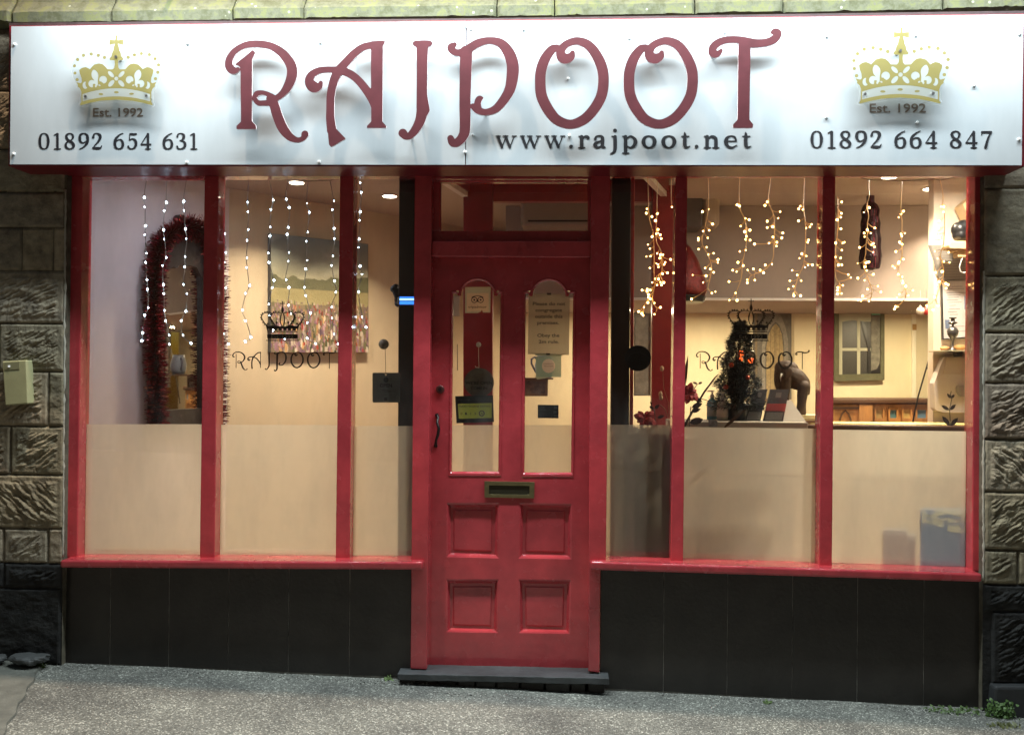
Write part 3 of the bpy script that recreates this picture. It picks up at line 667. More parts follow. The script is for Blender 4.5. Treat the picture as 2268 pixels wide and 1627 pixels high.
def clear_fn(X, Y):
    D = sd_poly(X, Y, body)-26
    d1 = sd_stroke(X, Y, [(a, b, 60) for a, b, _ in dots], 6); d2 = sd_stroke(X, Y, [(a, b, 60) for a, b, _ in dotsR], 6)
    fill = sd_poly(X, Y, [(637,476),(522,437),(396,414),(252,437),(145,514),(96,762),(136,883),(400,900),(1300,900),(1572,865),(1628,612),(1459,425),(1313,404),(1072,472)])
    return umin(D, d1, d2, fill)
M_UND = film('white_underlay', (.86, .88, .84), .45, (.75, .77, .72), .25)
def crown(mapf, lab):
    mb = MB(); sd_mesh(mb, clear_fn, (0, 20, 1710, 1400), 14, lambda x, y: mapf(x, y, SY-.045), (0, .005, 0), ms=1)
    o = mb.build('crown_emblem', [M_ACRYL, M_ACEDGE], sign); o['label'] = lab
    mb = MB(); sd_mesh(mb, gold_fn, (0, 20, 1710, 1400), 9, lambda x, y: mapf(x, y, SY-.047), (0, 0, 0))
    mb.build('gold_pattern', M_GOLD, o)
    mb = MB(); sd_mesh(mb, lambda X, Y: sd_poly(X, Y, body)-2, (0, 20, 1710, 1400), 14, lambda x, y: mapf(x, y, SY-.0463), (0, 0, 0)); mb.build('white_underlay', M_UND, o)
    for (x, y) in ((845, 458), (285, 1185), (1400, 1175)):
        mb = MB(); p = mapf(x, y, SY-.051); mb.tube([p, p+Vector((0, .05, 0))], .0065, 12)
        mb.build('fixing', M_STEEL, o)
crown(lambda x, y, Y: at((x/5.81+220)*.70195, (y/5.81+100)*.70195, Y), 'gold crown on clear plate, left of the lettering')
def cr2(x, y, Y):
    u = 1994+(x-855)*.1376; v = 68+(y-70)*.1300*.985
    v = 61+(y-70)*(230-61)/(1352-70); u = 1995+(x-855)*(2104-1884)/(1665-40)-(y-700)*.003
    return at(u, v, Y)
crown(cr2, 'gold crown on clear plate, right of the lettering')
# screw caps
for (u, v) in [(33, 99), (31, 341), (416, 97), (414, 360), (707, 359), (710, 95), (1033, 60), (1044, 65+0), (1047, 299), (1030, 337), (1160, 66), (1258, 175), (1261, 301), (1394, 85), (1605, 72), (1831, 81), (1830, 260), (1994+34, 79), (2031, 272), (2157, 190), (2258, 76), (2256, 309)]:
    mb = MB(); p = at(u, v, SY); r = .0072
    mb.tube([p, p+Vector((0, -.006, 0)), p+Vector((0, -.010, 0))], [r, r, r*.55], 12)
    mb.build('screw_cap', M_SCREW, sign, smooth=False)
# the light trough that lights the sign
tl = thing('sign_light', 'long slim trough light on brackets above the white sign', 'light', TROUGH)
mb = MB(); mb.box(-2.45, 2.5, TROUGH.y-.085, TROUGH.y+.085, TROUGH.z+.012, TROUGH.z+.07)
for s in (-1, 1): mb.box(-2.45, 2.5, TROUGH.y+s*.085-.003, TROUGH.y+s*.085+.003, TROUGH.z-.01, TROUGH.z+.0115)
mb.build('housing', M_BLK, tl)
mb = MB(); mb.box(-2.35, 2.4, TROUGH.y-.022, TROUGH.y+.022, TROUGH.z+.004, TROUGH.z+.0115); mb.build('tube', emis('cool_tube', (.86, .97, 1.0), 6), tl)
for x in (-1.9, 0, 1.9):
    mb = MB(); mb.tube([(x, TROUGH.y, TROUGH.z+.075), (x, TROUGH.y+.1, TROUGH.z+.14), (x, -.02, TROUGH.z+.16)], .012, 8); mb.build('bracket', M_BLK, tl)
# warm lantern on a bracket above
ln = thing('wall_lantern', 'warm lantern hanging from an iron bracket high on the facade', 'lamp', LANT)
mb = MB(); mb.tube([LANT+Vector((0, 1.14, .35)), LANT+Vector((0, .3, .42)), LANT+Vector((0, 0, .36)), LANT+Vector((0, 0, .16))], .014, 8); mb.build('bracket', M_IRON, ln)
mb = MB(); mb.lathe([(.02, .19), (.05, .17), (.13, .10), (.14, .085)], LANT, 16); mb.build('hood', M_IRON, ln, smooth=True)
mb = MB(); mb.sphere(LANT+Vector((0, 0, .085)), .028); mb.build('bulb', emis('warm_bulb', (1, .6, .34), 20), ln, smooth=True)

# ---- timber frame: two glazed bays and the door surround
def bay(name, label, head, posts, sill, panes, films):
    r = thing(name, label, 'window', at(sum(p[0] for p in sill)/len(sill), sill[-1][1], 0))
    mb = MB(); mb.prism(head, .002, .095); mb.build('head_rail', M_RED, r, bevel=.004)
    for p in posts:
        mb = MB(); mb.prism(p, 0, .10); mb.build('post', M_RED, r, bevel=.005, seg=3)
    mb = MB(); mb.prism(sill, -.085, .19); mb.build('sill', M_RED, r, bevel=.012, seg=4)
    for pn, fl in zip(panes, films):
        mb = MB(); mb.prism(pn, .068, .004)
        g = mb.build('pane', M_GLASS, r)
        mb = MB(); mb.add([at(u_, v_, .0745) for u_, v_ in fl], [(0, 1, 2, 3)])
        mb.build('frosted_film', M_FILM, g)
    # slim glazing beads
    for pn in panes:
        mb = MB(); P = [Vector(q) for q in pn]; c = sum(P, Vector((0, 0)))/4
        for i in range(4):
            a, b_ = P[i], P[(i+1) % 4]; n = Vector((-(b_-a).y, (b_-a).x)).normalized()
            if (c-a).dot(n) < 0: n = -n
            t_ = (b_-a).normalized()*5
            mb.prism([a-t_, b_+t_, b_+t_+n*2.2-t_*0, a-t_+n*2.2], .055, .012)
        mb.build('glazing_bead', M_RED, r)
    return r
bayL = bay('shop_window', 'red framed three pane shop window left of the door with white icicle lights inside',
    [(150, 366), (957, 366), (957, 388), (150, 392)],
    [[(152, 360), (183, 360), (171, 1236), (138, 1234)], [(453, 384), (484, 384), (475, 1237), (442, 1236)], [(753, 384), (783, 384), (774, 1238), (743, 1237)]],
    [(132, 1240), (936, 1244), (936, 1262), (132, 1257)],
    [[(190, 380), (460, 380), (450, 1236), (180, 1236)], [(488, 380), (760, 380), (750, 1236), (480, 1236)], [(784, 380), (925, 380), (917, 1236), (778, 1236)]],
    [[(186, 939), (458, 939), (452, 1236), (180, 1236)], [(485, 940), (757, 941), (750, 1236), (480, 1236)], [(782, 943), (921, 943), (917, 1236), (778, 1236)]])
bayR = bay('shop_window', 'red framed three pane shop window right of the door with warm fairy lights inside',
    [(1310, 366), (2181, 366), (2181, 384), (1310, 386)],
    [[(1497, 378), (1523, 378), (1513, 1247), (1485, 1247)], [(1823, 378), (1851, 378), (1843, 1254), (1814, 1252)], [(2160, 362), (2182, 362), (2178, 1266), (2153, 1264)]],
    [(1307, 1243), (2176, 1270), (2176, 1289), (1307, 1262)],
    [[(1338, 378), (1497, 378), (1487, 1246), (1330, 1244)], [(1515, 376), (1823, 376), (1814, 1256), (1505, 1250)], [(1842, 374), (2158, 374), (2152, 1268), (1836, 1260)]],
    [[(1336, 940), (1492, 941), (1487, 1246), (1330, 1244)], [(1510, 945), (1820, 949), (1814, 1256), (1505, 1250)], [(1840, 951), (2156, 955), (2152, 1268), (1836, 1260)]])
# door surround
ds = thing('door_frame', 'red painted door frame with a rectangular transom window', 'door frame', at(1128, 1480, 0))
for pts in ([(919, 366), (957, 366), (945, 1482), (909, 1480)], [(1309, 366), (1352, 366), (1342, 1240), (1330, 1250), (1328, 1489), (1303, 1486)]):
    mb = MB(); mb.prism(pts, -.03, .15); mb.build('jamb', M_RED, ds, bevel=.004, seg=3)
mb = MB(); mb.prism([(957, 366), (1309, 366), (1309, 396), (957, 396)], -.004, .12); mb.build('head', M_RED, ds, bevel=.003)
mb = MB(); mb.prism([(957, 533), (1309, 533), (1308, 570), (956, 568)], -.012, .13); mb.build('transom_bar', M_RED, ds, bevel=.005, seg=3)
mb = MB()
for q in ([(957, 396), (1309, 396), (1309, 403), (957, 403)], [(957, 511), (1309, 511), (1309, 533), (957, 533)], [(957, 403), (975, 403), (975, 511), (957, 511)], [(1302, 403), (1309, 403), (1309, 511), (1302, 511)]):
    mb.prism(q, .045, .05)
tf = mb.build('transom_window', M_RED, ds, bevel=.003)
mb = MB(); mb.prism([(970, 400), (1304, 400), (1304, 514), (970, 514)], .068, .004); mb.build('pane', M_GLASS, tf)
# ---- the door
DY = .055
dr = thing('front_door', 'red panelled front door with two tall arched glass lights', 'door', at(1125, 1478, DY))
def lightL(X, Y, g=0): 
    return umin(sd_poly(X, Y, [(1003-g, 649-g), (1110+g, 649-g), (1105+g, 1045+g), (999-g, 1045+g)]), np.maximum(sd_circ(X, Y, 1058, 659, 38+g), Y-660), )
def lightR(X, Y, g=0):
    return umin(sd_poly(X, Y, [(1163-g, 649-g), (1271+g, 649-g), (1266+g, 1048+g), (1160-g, 1047+g)]), np.maximum(sd_circ(X, Y, 1216, 660, 38+g), Y-661))
def shoulder(X, Y, cx):  # small concave ogee at the arch springing: keep timber
    return umin(sd_poly(X, Y, [(cx-60, 640), (cx-34, 640), (cx-40, 650), (cx-60, 650)]), sd_poly(X, Y, [(cx+34, 640), (cx+60, 640), (cx+60, 650), (cx+40, 650)]))
PAN = [[(989, 1113), (1106, 1113), (1105, 1236), (989, 1233)], [(1150, 1113), (1267, 1115), (1266, 1238), (1148, 1236)], [(988, 1282), (1105, 1282), (1103, 1401), (988, 1399)], [(1148, 1282), (1265, 1283), (1263, 1403), (1149, 1401)]]
def door_fn(X, Y):
    D = sd_poly(X, Y, [(959, 571), (1307, 572), (1302, 1482), (944, 1472)])
    cut = umin(lightL(X, Y, 5), lightR(X, Y, 5), *[sd_poly(X, Y, p) for p in PAN])
    return np.maximum(D, -cut)
mb = MB(); sd_mesh(mb, door_fn, (940, 566, 1312, 1486), 2.0, lambda x, y: at(x, y, DY), (0, .045, 0)); leaf = mb.build('door_leaf', M_RED, dr, fix=False)
def inset(P, a):
    P = [Vector(p) for p in P]; c = sum(P, Vector((0, 0)))/len(P); return [p+Vector((a if p.x < c.x else -a, a if p.y < c.y else -a)) for p in P]
for i, p in enumerate(PAN):
    mb = MB(); rings = [(0, 0), (3.5, .004), (5, .012), (9, .024), (15, .024), (18, .020)]; V = []; 
    for a, dy in rings: V += [at(q[0], q[1], DY+dy) for q in inset(p, a)]
    fs = []
    for k in range(len(rings)-1):
        for q in range(4): fs.append((k*4+q, k*4+(q+1) % 4, (k+1)*4+(q+1) % 4, (k+1)*4+q))
    k = (len(rings)-1)*4; fs.append((k, k+1, k+2, k+3)); mb.add(V, fs); mb.build('door_panel', M_RED, dr)
# mouldings round the glass
def outline(g, side):
    f = {'L': (1003, 1110, 1105, 999, 1045, 1058, 659), 'R': (1163, 1271, 1266, 1160, 1047, 1216, 660)}[side]
    x0, x1, x2, x3, yb, cx, cy = f; pts = [(x3-g, yb+g*(1.0)), (x0-g, 649-g)]
    r = 38+g; pts.append((cx-r-5, 649-g))
    for k in range(0, 15):
        th = math.pi-(math.pi-.0)*k/14; pts.append((cx+r*math.cos(th), cy-4-(r-2)*math.sin(th)))
    pts += [(cx+r+5, 649-g), (x1+g, 649-g), (x2+g, yb+g)]; return pts
for s in 'LR':
    mb = MB(); rr = [(5, .001), (3.5, -.004), (1.5, -.003), (-1.5, .012), (-1.5, .03)]; n = len(outline(0, s)); V = []
    for g, dy in rr:
        o_ = outline(g, s)
        if g > 1: o_[0] = (o_[0][0], o_[0][1]+g); o_[-1] = (o_[-1][0], o_[-1][1]+g)
        V += [at(q[0], q[1], DY+dy) for q in o_]
    fs = [(k*n+i, k*n+(i+1) % n, (k+1)*n+(i+1) % n, (k+1)*n+i) for k in range(len(rr)-1) for i in range(n)]
    mb.add(V, fs); mb.build('moulding', M_RED, dr)
    mb = MB(); fn = (lambda X, Y: lightL(X, Y, 4)) if s == 'L' else (lambda X, Y: lightR(X, Y, 4))
    bd = (995, 615, 1115, 1052) if s == 'L' else (1155, 615, 1276, 1054)
    sd_mesh(mb, fn, bd, 3, lambda x, y: at(x, y, DY+.025), (0, .004, 0)); g_ = mb.build('pane', M_GLASS, dr, fix=False)
    q = [(1000, 941), (1109, 941), (1107, 1050), (996, 1050)] if s == 'L' else [(1160, 941), (1272, 941), (1270, 1050), (1157, 1050)]
    mb = MB(); mb.add([at(u_, v_, DY+.031) for u_, v_ in q], [(0, 1, 2, 3)]); mb.build('frosted_film', M_FILM, g_)
# letterbox
mb = MB(); o_ = [(1073, 1065), (1184, 1067), (1183, 1103), (1073, 1101)]; i_ = [(1083, 1074), (1173, 1075.5), (1172, 1095), (1083, 1094)]
V = [at(*q, DY) for q in o_]+[at(*q, DY-.010) for q in o_]+[at(*q, DY-.010) for q in i_]+[at(*q, DY-.003) for q in i_]
mb.add(V, [(a+k*4, (a+1) % 4+k*4, (a+1) % 4+k*4+4, a+k*4+4) for k in range(3) for a in range(4)]); lb = mb.build('letterbox', M_BRASS, dr, bevel=.0015)
mb = MB(); mb.prism(i_, DY-.004, .003); mb.build('flap', mat('tarnished_flap', (.06, .055, .035), .4, metal=.7), lb)
mb = MB(); p = at(975, 862, DY); mb.tube([p, p+Vector((0, -.008, 0)), p+Vector((0, -.012, 0))], [.021, .021, .017], 20); lk = mb.build('lock', mat('painted_lock', (.12, .04, .035), .4, metal=.5), dr, bevel=.001)
mb = MB(); mb.tube([p+Vector((0, -.012, 0)), p+Vector((0, -.016, 0))], .009, 16); mb.tube([p+Vector((0, -.016, -.004)), p+Vector((0, -.0175, -.004))], .003, 8); mb.build('keyhole', M_IRON, lk)
mb = MB(); H = [(967, 918, 0), (970, 924, .012), (968, 936, .030), (972, 948, .040), (970, 962, .038), (966, 974, .026), (965, 982, .008), (965, 988, 0)]
mb.tube([at(u, v, DY-d) for u, v, d in H], [.010, .007, .006, .0075, .0075, .006, .007, .010], 10)
mb.build('handle', M_IRON, dr, smooth=True)
# stickers on the door glass (inside face)
GYD = DY+.034
def plate(name, corners, Y, t, mt, parent, lab=None, bev=0):
    mb = MB(); mb.prism(corners, Y, t); o = mb.build(name, mt, parent, bevel=bev)
    if lab: o['label'] = lab
    return o
M_MINT = film('mint_paper', (.52, .60, .48), .2, (.40, .48, .38)); M_CRM = film('cream_paper', (.90, .80, .60), .35); M_TEAL = film('teal_paper', (.30, .48, .38), .16, (.25, .4, .33))
def sheet1(name, poly, Y, mt, parent, lab=None, hole=None, st_=.8):
    mb = MB(); f = (lambda X, Y_: sd_poly(X, Y_, poly)) if hole is None else (lambda X, Y_: np.maximum(sd_poly(X, Y_, poly), -hole(X, Y_)))
    sd_mesh(mb, f, (min(p[0] for p in poly)-2, min(p[1] for p in poly)-2, max(p[0] for p in poly)+2, max(p[1] for p in poly)+2), st_, lambda x, y: at(x, y, Y), (0, 0, 0)); o = mb.build(name, mt, parent)
    if lab: o['label'] = lab
    return o
FACE = [(1034, 649), (1082, 649), (1082, 690), (1070, 690), (1067, 685), (1065, 688), (1034, 690)]
s1 = sheet1('sticker', [(1030, 636), (1087, 635), (1086, 692), (1070, 692), (1067, 686), (1065, 690), (1058, 693), (1030, 693)], GYD, M_MINT, dr, 'square cream sticker with an owl face logo', lambda X, Y: sd_poly(X, Y, FACE))
sheet1('sticker_face', FACE, GYD, M_CRM, s1)
mb = MB()
def owl(X, Y):
    r_ = umin(*[np.abs(sd_circ(X, Y, c, 664, 6.0))-.85 for c in (1050.5, 1064.5)], *[sd_circ(X, Y, c, 664, 2.2) for c in (1050.5, 1064.5)])
    return umin(r_, sd_stroke(X, Y, [(1045, 658.5, .8), (1051, 656, .8), (1057.5, 655, .7), (1064, 656, .8), (1070, 658.5, .8)]), sd_stroke(X, Y, [(1057.5, 664, 1.4), (1057.5, 668, .9)]))
sd_mesh(mb, owl, (1042, 650, 1073, 673), .4, lambda x, y: at(x, y, GYD-.0013), (0, .0002, 0))
text_mb(mb, 'tripadvisor', lambda x, y: at(x, y, GYD-.0013), 1037, 1078, 682, 5.5, bold=.01)
mb.build('owl_logo', M_BLACK, s1)
GP = [(1014, 894), (1089, 892), (1089, 925), (1016, 927)]
s2 = sheet1('sticker', [(1008, 877), (1092, 875), (1094, 934), (1011, 937)], GYD-.001, M_BLK, dr, 'black and green food hygiene sticker with a number 4', lambda X, Y: sd_poly(X, Y, GP))
sheet1('green_panel', GP, GYD-.001, film('hygiene_green', (.16, .24, .05), .05, (.2, .3, .08)), s2)
mb = MB(); text_mb(mb, 'FOOD HYGIENE RATING', lambda x, y: at(x, y, GYD-.0024), 1016, 1086, 901.5, 4.2, bold=.015)
sd_mesh(mb, lambda X, Y: np.abs(sd_circ(X, Y, 1067, 915, 5.4))-1.2, (1058, 907, 1076, 923), .5, lambda x, y: at(x, y, GYD-.0024), (0, .0002, 0))
text_mb(mb, '4', lambda x, y: at(x, y, GYD-.0024), 1064.7, 1069, 918, 6, bold=.02); 
for k, nn in enumerate('0123'): text_mb(mb, nn, lambda x, y: at(x, y, GYD-.0024), 1020+k*10, 1024+k*10, 918, 5)
mb.build('wording', M_BLACK, s2)
mb = MB(); text_mb(mb, 'food.gov.uk/ratings', lambda x, y: at(x, y, GYD-.002), 1014, 1040, 886, 3); mb.build('wording', mat('grey_print', (.12, .12, .12), .6), s2)
s3 = sheet1('sticker', [(1187, 789), (1243, 788), (1243, 835), (1187, 834)], GYD, M_TEAL, dr, 'teal square card sticker with a cream disc', lambda X, Y: sd_circ(X, Y, 1215, 810, 14.5, 15.5))
mb = MB(); sd_mesh(mb, lambda X, Y: sd_circ(X, Y, 1215, 810, 14.5, 15.5), (1198, 792, 1232, 828), 1, lambda x, y: at(x, y, GYD), (0, 0, 0)); mb.build('disc', M_CRM, s3)
mb = MB(); text_mb(mb, 'COMMUNITY', lambda x, y: at(x, y, GYD-.0012), 1203, 1227, 807, 3.2); text_mb(mb, 'INCLUSIVE', lambda x, y: at(x, y, GYD-.0012), 1205, 1226, 812, 3.2); mb.build('wording', M_GREYTXT, s3)
mb = MB(); mb.prism([(1185, 782), (1244, 784), (1244, 789), (1185, 787)], GYD+.0012, .0006); mb.prism([(1184, 833), (1216, 835), (1206, 838), (1190, 840)], GYD+.0012, .0006); mb.build('tape', M_MINT, s3)
M_NAVY = mat('navy_card', (.012, .017, .032), .45)
s4 = plate('sticker', [(1191, 896), (1237, 896.5), (1237, 926), (1191, 925.5)], GYD, .0008, M_NAVY, dr, 'small navy blue sticker low on the right glass', .0004)
mb = MB(); text_mb(mb, 'LOVE', lambda x, y: at(x, y, GYD-.0006), 1194, 1206, 904, 3.6); text_mb(mb, 'LOCAL', lambda x, y: at(x, y, GYD-.0006), 1194, 1209, 909, 3.6)
mb.prism([(1227, 899), (1234, 899), (1234, 906), (1227, 906)], GYD-.0006, .0002); mb.prism([(1226, 909), (1233, 909), (1233, 916), (1226, 916)], GYD-.0006, .0002); mb.prism([(1227, 918), (1234, 918), (1234, 923), (1227, 923)], GYD-.0006, .0002)
mb.build('wording', mat('pale_print', (.10, .13, .15), .6), s4)
# taped notice
M_NOTE = film('notice_paper_backlit', (.30, .285, .22), .20, (.3, .29, .24))
nt_ = thing('paper_notice', 'grey paper notice asking people not to congregate outside, taped on the door', 'notice', at(1215, 785, GYD))
mb = MB(); mb.add([at(*q, GYD) for q in [(1171, 650), (1262, 651), (1260, 786), (1169, 784)]], [(0, 1, 2, 3)]); mb.build('sheet', M_NOTE, nt_)
mb = MB(); TL = [('Please do not', 1180, 1252, 676), ('congregate', 1186, 1245, 690), ('outside this', 1185, 1246, 704), ('premises.', 1190, 1238, 718), ('Obey the', 1190, 1239, 746), ('2m rule.', 1193, 1238, 760)]
for tx, a, b_, y in TL: text_mb(mb, tx, lambda x, yy: at(x, yy, GYD-.0006), a, b_, y, 7.6, bold=.022)
mb.build('wording', M_BLACK, nt_)
mb = MB(); mb.prism([(1211, 648.5), (1221, 648.5), (1220, 653), (1212, 653)], GYD-.0008, .0004); mb.prism([(1209, 782), (1218, 782), (1218, 786), (1210, 786)], GYD-.0008, .0004); mb.build('tape', M_BLK, nt_)
# round hanging sign
hs = thing('hanging_sign', 'round grey sign hanging by a string behind the left door glass', 'sign', at(1061, 880, GYD+.03))
mb = MB(); sd_mesh(mb, lambda X, Y: sd_circ(X, Y, 1061, 847, 33, 32.5), (1026, 812, 1096, 882), 1.5, lambda x, y: at(x, y, GYD+.022), (0, .004, 0))
dk = mb.build('disc', mat('worn_grey_disc', (.17, .175, .15), .5, var=.6, vscale=18, var_col=(.08, .075, .065)), hs)
mb = MB(); text_mb(mb, "WE'RE OPEN", lambda x, y: at(x, y, GYD+.021), 1031, 1090, 851, 7, bold=.02); text_mb(mb, 'COME IN', lambda x, y: at(x, y, GYD+.021), 1043, 1079, 862, 6, bold=.02); mb.build('wording', M_BLACK, dk)
mb = MB(); mb.tube([at(1060, 764, GYD+.012), at(1060, 790, GYD+.018), at(1061, 815, GYD+.023)], .0014, 6); mb.tube([at(1061, 814, GYD+.022), at(1053, 813, GYD+.02), at(1053, 810, GYD+.02)], .002, 6); mb.build('string', M_PAPER, hs)
mb = MB(); p = at(1060, 763, GYD-.001); mb.tube([p, p+Vector((0, .004, 0)), p+Vector((0, .012, 0))], [.013, .010, .004], 16); mb.build('suction_cup', M_WHT, hs, smooth=True)
# step
st_ = thing('doorstep', 'dark slate doorstep on rough stones under the red door', 'step', at(1115, 1530, -.1))
mb = MB(); n = 40
T = []; 
for i in range(n+1):
    t_ = i/n; u = 880+(1349-880)*t_; vf = 1491+t_*10+1.6*(float(fbm(np.array(i*.5), np.array(2.), 3))-.5); a = at(u, vf, -.085); a.y += .008*(float(fbm(np.array(i*.7), np.array(5.), 3))-.5)
    b_ = at(u, vf+15+3*(float(fbm(np.array(i*.6), np.array(9.), 3))-.5), -.085); T += [a, b_, Vector((a.x, .16, a.z+.004)), Vector((a.x, .16, b_.z))]
fs = []
for i in range(n):
    for (p_, q_) in ((0, 1), (1, 3), (3, 2), (2, 0)): fs.append((i*4+p_, i*4+q_, i*4+4+q_, i*4+4+p_))
fs += [(0, 2, 3, 1), (n*4, n*4+1, n*4+3, n*4+2)]
mb.add(T, fs); mb.build('slab', mat('slate_slab', (.085, .092, .095), .5, bump=.7, bscale=35, var=.35, vscale=8), st_, bevel=.004)
M_ROCK = mat('dark_rubble', (.055, .05, .045), .7, bump=1, bscale=40, var=.4, vscale=12)
for (a, b_) in ((884, 922), (924, 968), (970, 1012), (1014, 1052), (1054, 1098), (1100, 1150), (1152, 1206), (1208, 1262), (1264, 1297), (1302, 1340)):
    mb = MB(); t_ = (a-880)/469; k1 = rng.uniform(-4, 2)
    mb.prism([(a, 1504+t_*9), (b_, 1505+t_*10), (b_-2, 1534+t_*12+k1), (a+2, 1532+t_*12+k1)], -.066+rng.uniform(0, .02), .17)
    mb.build('rubble_stone', M_ROCK, st_, bevel=.008, seg=3)
# stall risers of black tile
def riser(lab, u0, u1, joints, vt, vb, ju=0):
    r = thing('stall_riser', lab, 'tiled panel', at((u0+u1)/2, vb((u0+u1)/2), .0))
    J = [u0]+joints+[u1]
    for i in range(len(J)-1):
        a, b_ = J[i]+.75, J[i+1]-.75; mb = MB()
        mb.prism([(a, vt(a)), (b_, vt(b_)), (b_-2, vb(b_)-2), (a-2, vb(a)-2)], -.004+rng.normal(0, .0005), .0022); mb.build('tile', M_TILE, r, bevel=.0012)
    mb = MB(); mb.prism([(u0+2, vt(u0)-3), (u1-2, vt(u1)-3), (u1-4, vb(u1)+6), (u0, vb(u0)+6)], -.0012, .10); mb.build('backing', M_GROUT, r)
    return r
riser('black tiled panel below the left shop window', 133, 912, [245, 375, 507, 640, 775], lambda u: 1248+.004*u, lambda u: 1467+(u-133)*.0445)
riser('black tiled panel below the right shop window', 1330, 2199, [1471, 1612, 1756, 1900, 2047], lambda u: 1250+(u-1330)*.03, lambda u: 1525+(u-1330)*.053)
# junction box
jb = thing('meter_box', 'small cream plastic utility box fixed to the stone wall', 'box', at(30, 900, F_-.03))
mb = MB(); mb.prism([(4, 800), (58, 797), (62, 894), (11, 898)], F_-.055, .06); bx_ = mb.build('cover', mat('aged_cream_plastic', (.36, .36, .20), .45, var=.15, vscale=12, bump=.05), jb, bevel=.006, seg=3)
mb = MB(); mb.prism([(10, 803), (43, 801), (43, 817), (10, 819)], F_-.057, .004); mb.build('recess', mat('recess_plastic', (.20, .20, .11), .6), bx_)
mb = MB(); mb.tube([at(20, 811, F_-.060), at(20, 811, F_-.057)], .006, 10); mb.build('latch', M_SCREW, bx_)
# loose stones at the foot of the left wall, kerb stone right
for (a, b_, c, d, lab) in ((-18, 14, 1444, 1470, 'small grey rock at the foot of the left wall, at its edge'), (16, 112, 1443, 1467, 'long flat grey rock at the foot of the left wall')):
    p = at((a+b_)/2, (c+d)/2, -.12); mb = MB(); w_ = (at(b_, d, -.12).x-at(a, d, -.12).x)/2
    mb.sphere(p-Vector((0, 0, .004)), (w_, .05, .026), 24, 14)
    V = np.array(mb.v); nn = fbm(V[:, 0]*20, V[:, 2]*20+V[:, 1]*11, 4)-.5; V = V+(V-np.array(p))*nn[:, None]*1.0; V[:, 2] = np.clip(V[:, 2], None, p.z+.012); mb.v = V.tolist()
    props(mb.build('rock', mat('grey_rock', (.085, .09, .09), .6, bump=1, bscale=40, var=.3), smooth=False), lab, 'rock')
mb = MB(); mb.prism([(2204, 1520), (2300, 1520), (2300, 1610), (2199, 1606)], -.10, .1)
props(mb.build('plinth_block', mat('plinth_mat', (.03, .032, .034), .6, bump=.8, bscale=30), bevel=.012), 'dark chamfered plinth block at the foot of the right wall', 'stone block')
# loose gravel along the wall
mb = MB(); g = rng
for i in range(950):
    x = g.uniform(-2.9, 2.9); y = -.035-abs(g.normal(0, .035)); 
    if -.62 < x < .47: y -= .115
    s = g.uniform(.0015, .0052); z = gz(x, y)+s*.4+.003; b = [Vector((x, y, z))+Vector((dx*s*g.uniform(.7, 1.5), dy*s*g.uniform(.7, 1.3), dz*s*g.uniform(.6, 1.1))) for dx, dy, dz in ((1, 0, 0), (0, 1, 0), (-1, 0, 0), (0, -1, 0), (0, 0, 1), (0, 0, -1))]
    mb.add(b, [(0, 1, 4), (1, 2, 4), (2, 3, 4), (3, 0, 4), (1, 0, 5), (2, 1, 5), (3, 2, 5), (0, 3, 5)])
for i in range(700):
    x = g.uniform(-2.9, 2.9); y = g.uniform(-1.0, -.08); s = g.uniform(.001, .0032); z = gz(x, y)+s*.3+.003
    b = [Vector((x, y, z))+Vector((dx*s*g.uniform(.7, 1.6), dy*s*g.uniform(.7, 1.3), dz*s*.7)) for dx, dy, dz in ((1, 0, 0), (0, 1, 0), (-1, 0, 0), (0, -1, 0), (0, 0, 1), (0, 0, -1))]
    mb.add(b, [(0, 1, 4), (1, 2, 4), (2, 3, 4), (3, 0, 4), (1, 0, 5), (2, 1, 5), (3, 2, 5), (0, 3, 5)])
props(mb.build('gravel', mat('pale_grit', (.34, .34, .31), .6, var=.5, vscale=200)), 'pale grit and loose gravel along the wall foot', 'gravel', kind='stuff')
# weeds
def plant(name, lab, c, n, h, spread, kind, col):
    mb = MB(); c = Vector(c)
    for i in range(n):
        a = rng.uniform(0, 6.28); rr_ = spread*math.sqrt(rng.random()); b = c+Vector((rr_*math.cos(a), rr_*math.sin(a)*.4, 0)); L = h*rng.uniform(.5, 1)
        if kind == 'grass':
            d = Vector((rng.normal(0, .5), rng.normal(0, .3)-.1, 1)).normalized(); w_ = .0022; s = Vector((1, 0, 0))*w_
            m1 = b+d*L*.6; t_ = b+d*L+Vector((d.x*L*.5, -.01, -.15*L)); mb.add([b-s, b+s, m1+s*.7, m1-s*.7, t_], [(0, 1, 2, 3), (3, 2, 4)])
        else:
            p = b+Vector((rng.normal(0, spread*.25), -abs(rng.normal(0, .01)), L*rng.random())); s = rng.uniform(.004, .009)
            nrm = Vector((rng.normal(0, .5), -.7, rng.uniform(.1, 1))).normalized(); x = nrm.cross(Vector((0, 0, 1))).normalized(); y = nrm.cross(x)
            mb.add([p+(x*math.cos(k*1.047)+y*math.sin(k*1.047))*s*(1 if k % 2 else .75) for k in range(6)], [tuple(range(6))])
    m = mat(name+'_leaf', col, .55, var=.45, vscale=60)
    return props(mb.build(name, m, fix=False), lab, 'plant')
plant('grass_tuft', 'small green grass tuft beside the slab joint at left', on_ground(84, 1478), 70, .05, .035, 'grass', (.13, .21, .04))
plant('weed', 'leafy green weed at the foot of the right wall', on_ground(2215, 1586), 330, .085, .055, 'leaf', (.10, .19, .045))
plant('weed', 'low patch of weeds by the last black tile on the right', on_ground(2120, 1575), 130, .022, .12, 'leaf', (.10, .17, .045))
plant('weed', 'tiny weed growing beside the left end of the doorstep', on_ground(862, 1504), 26, .02, .02, 'leaf', (.14, .22, .06))
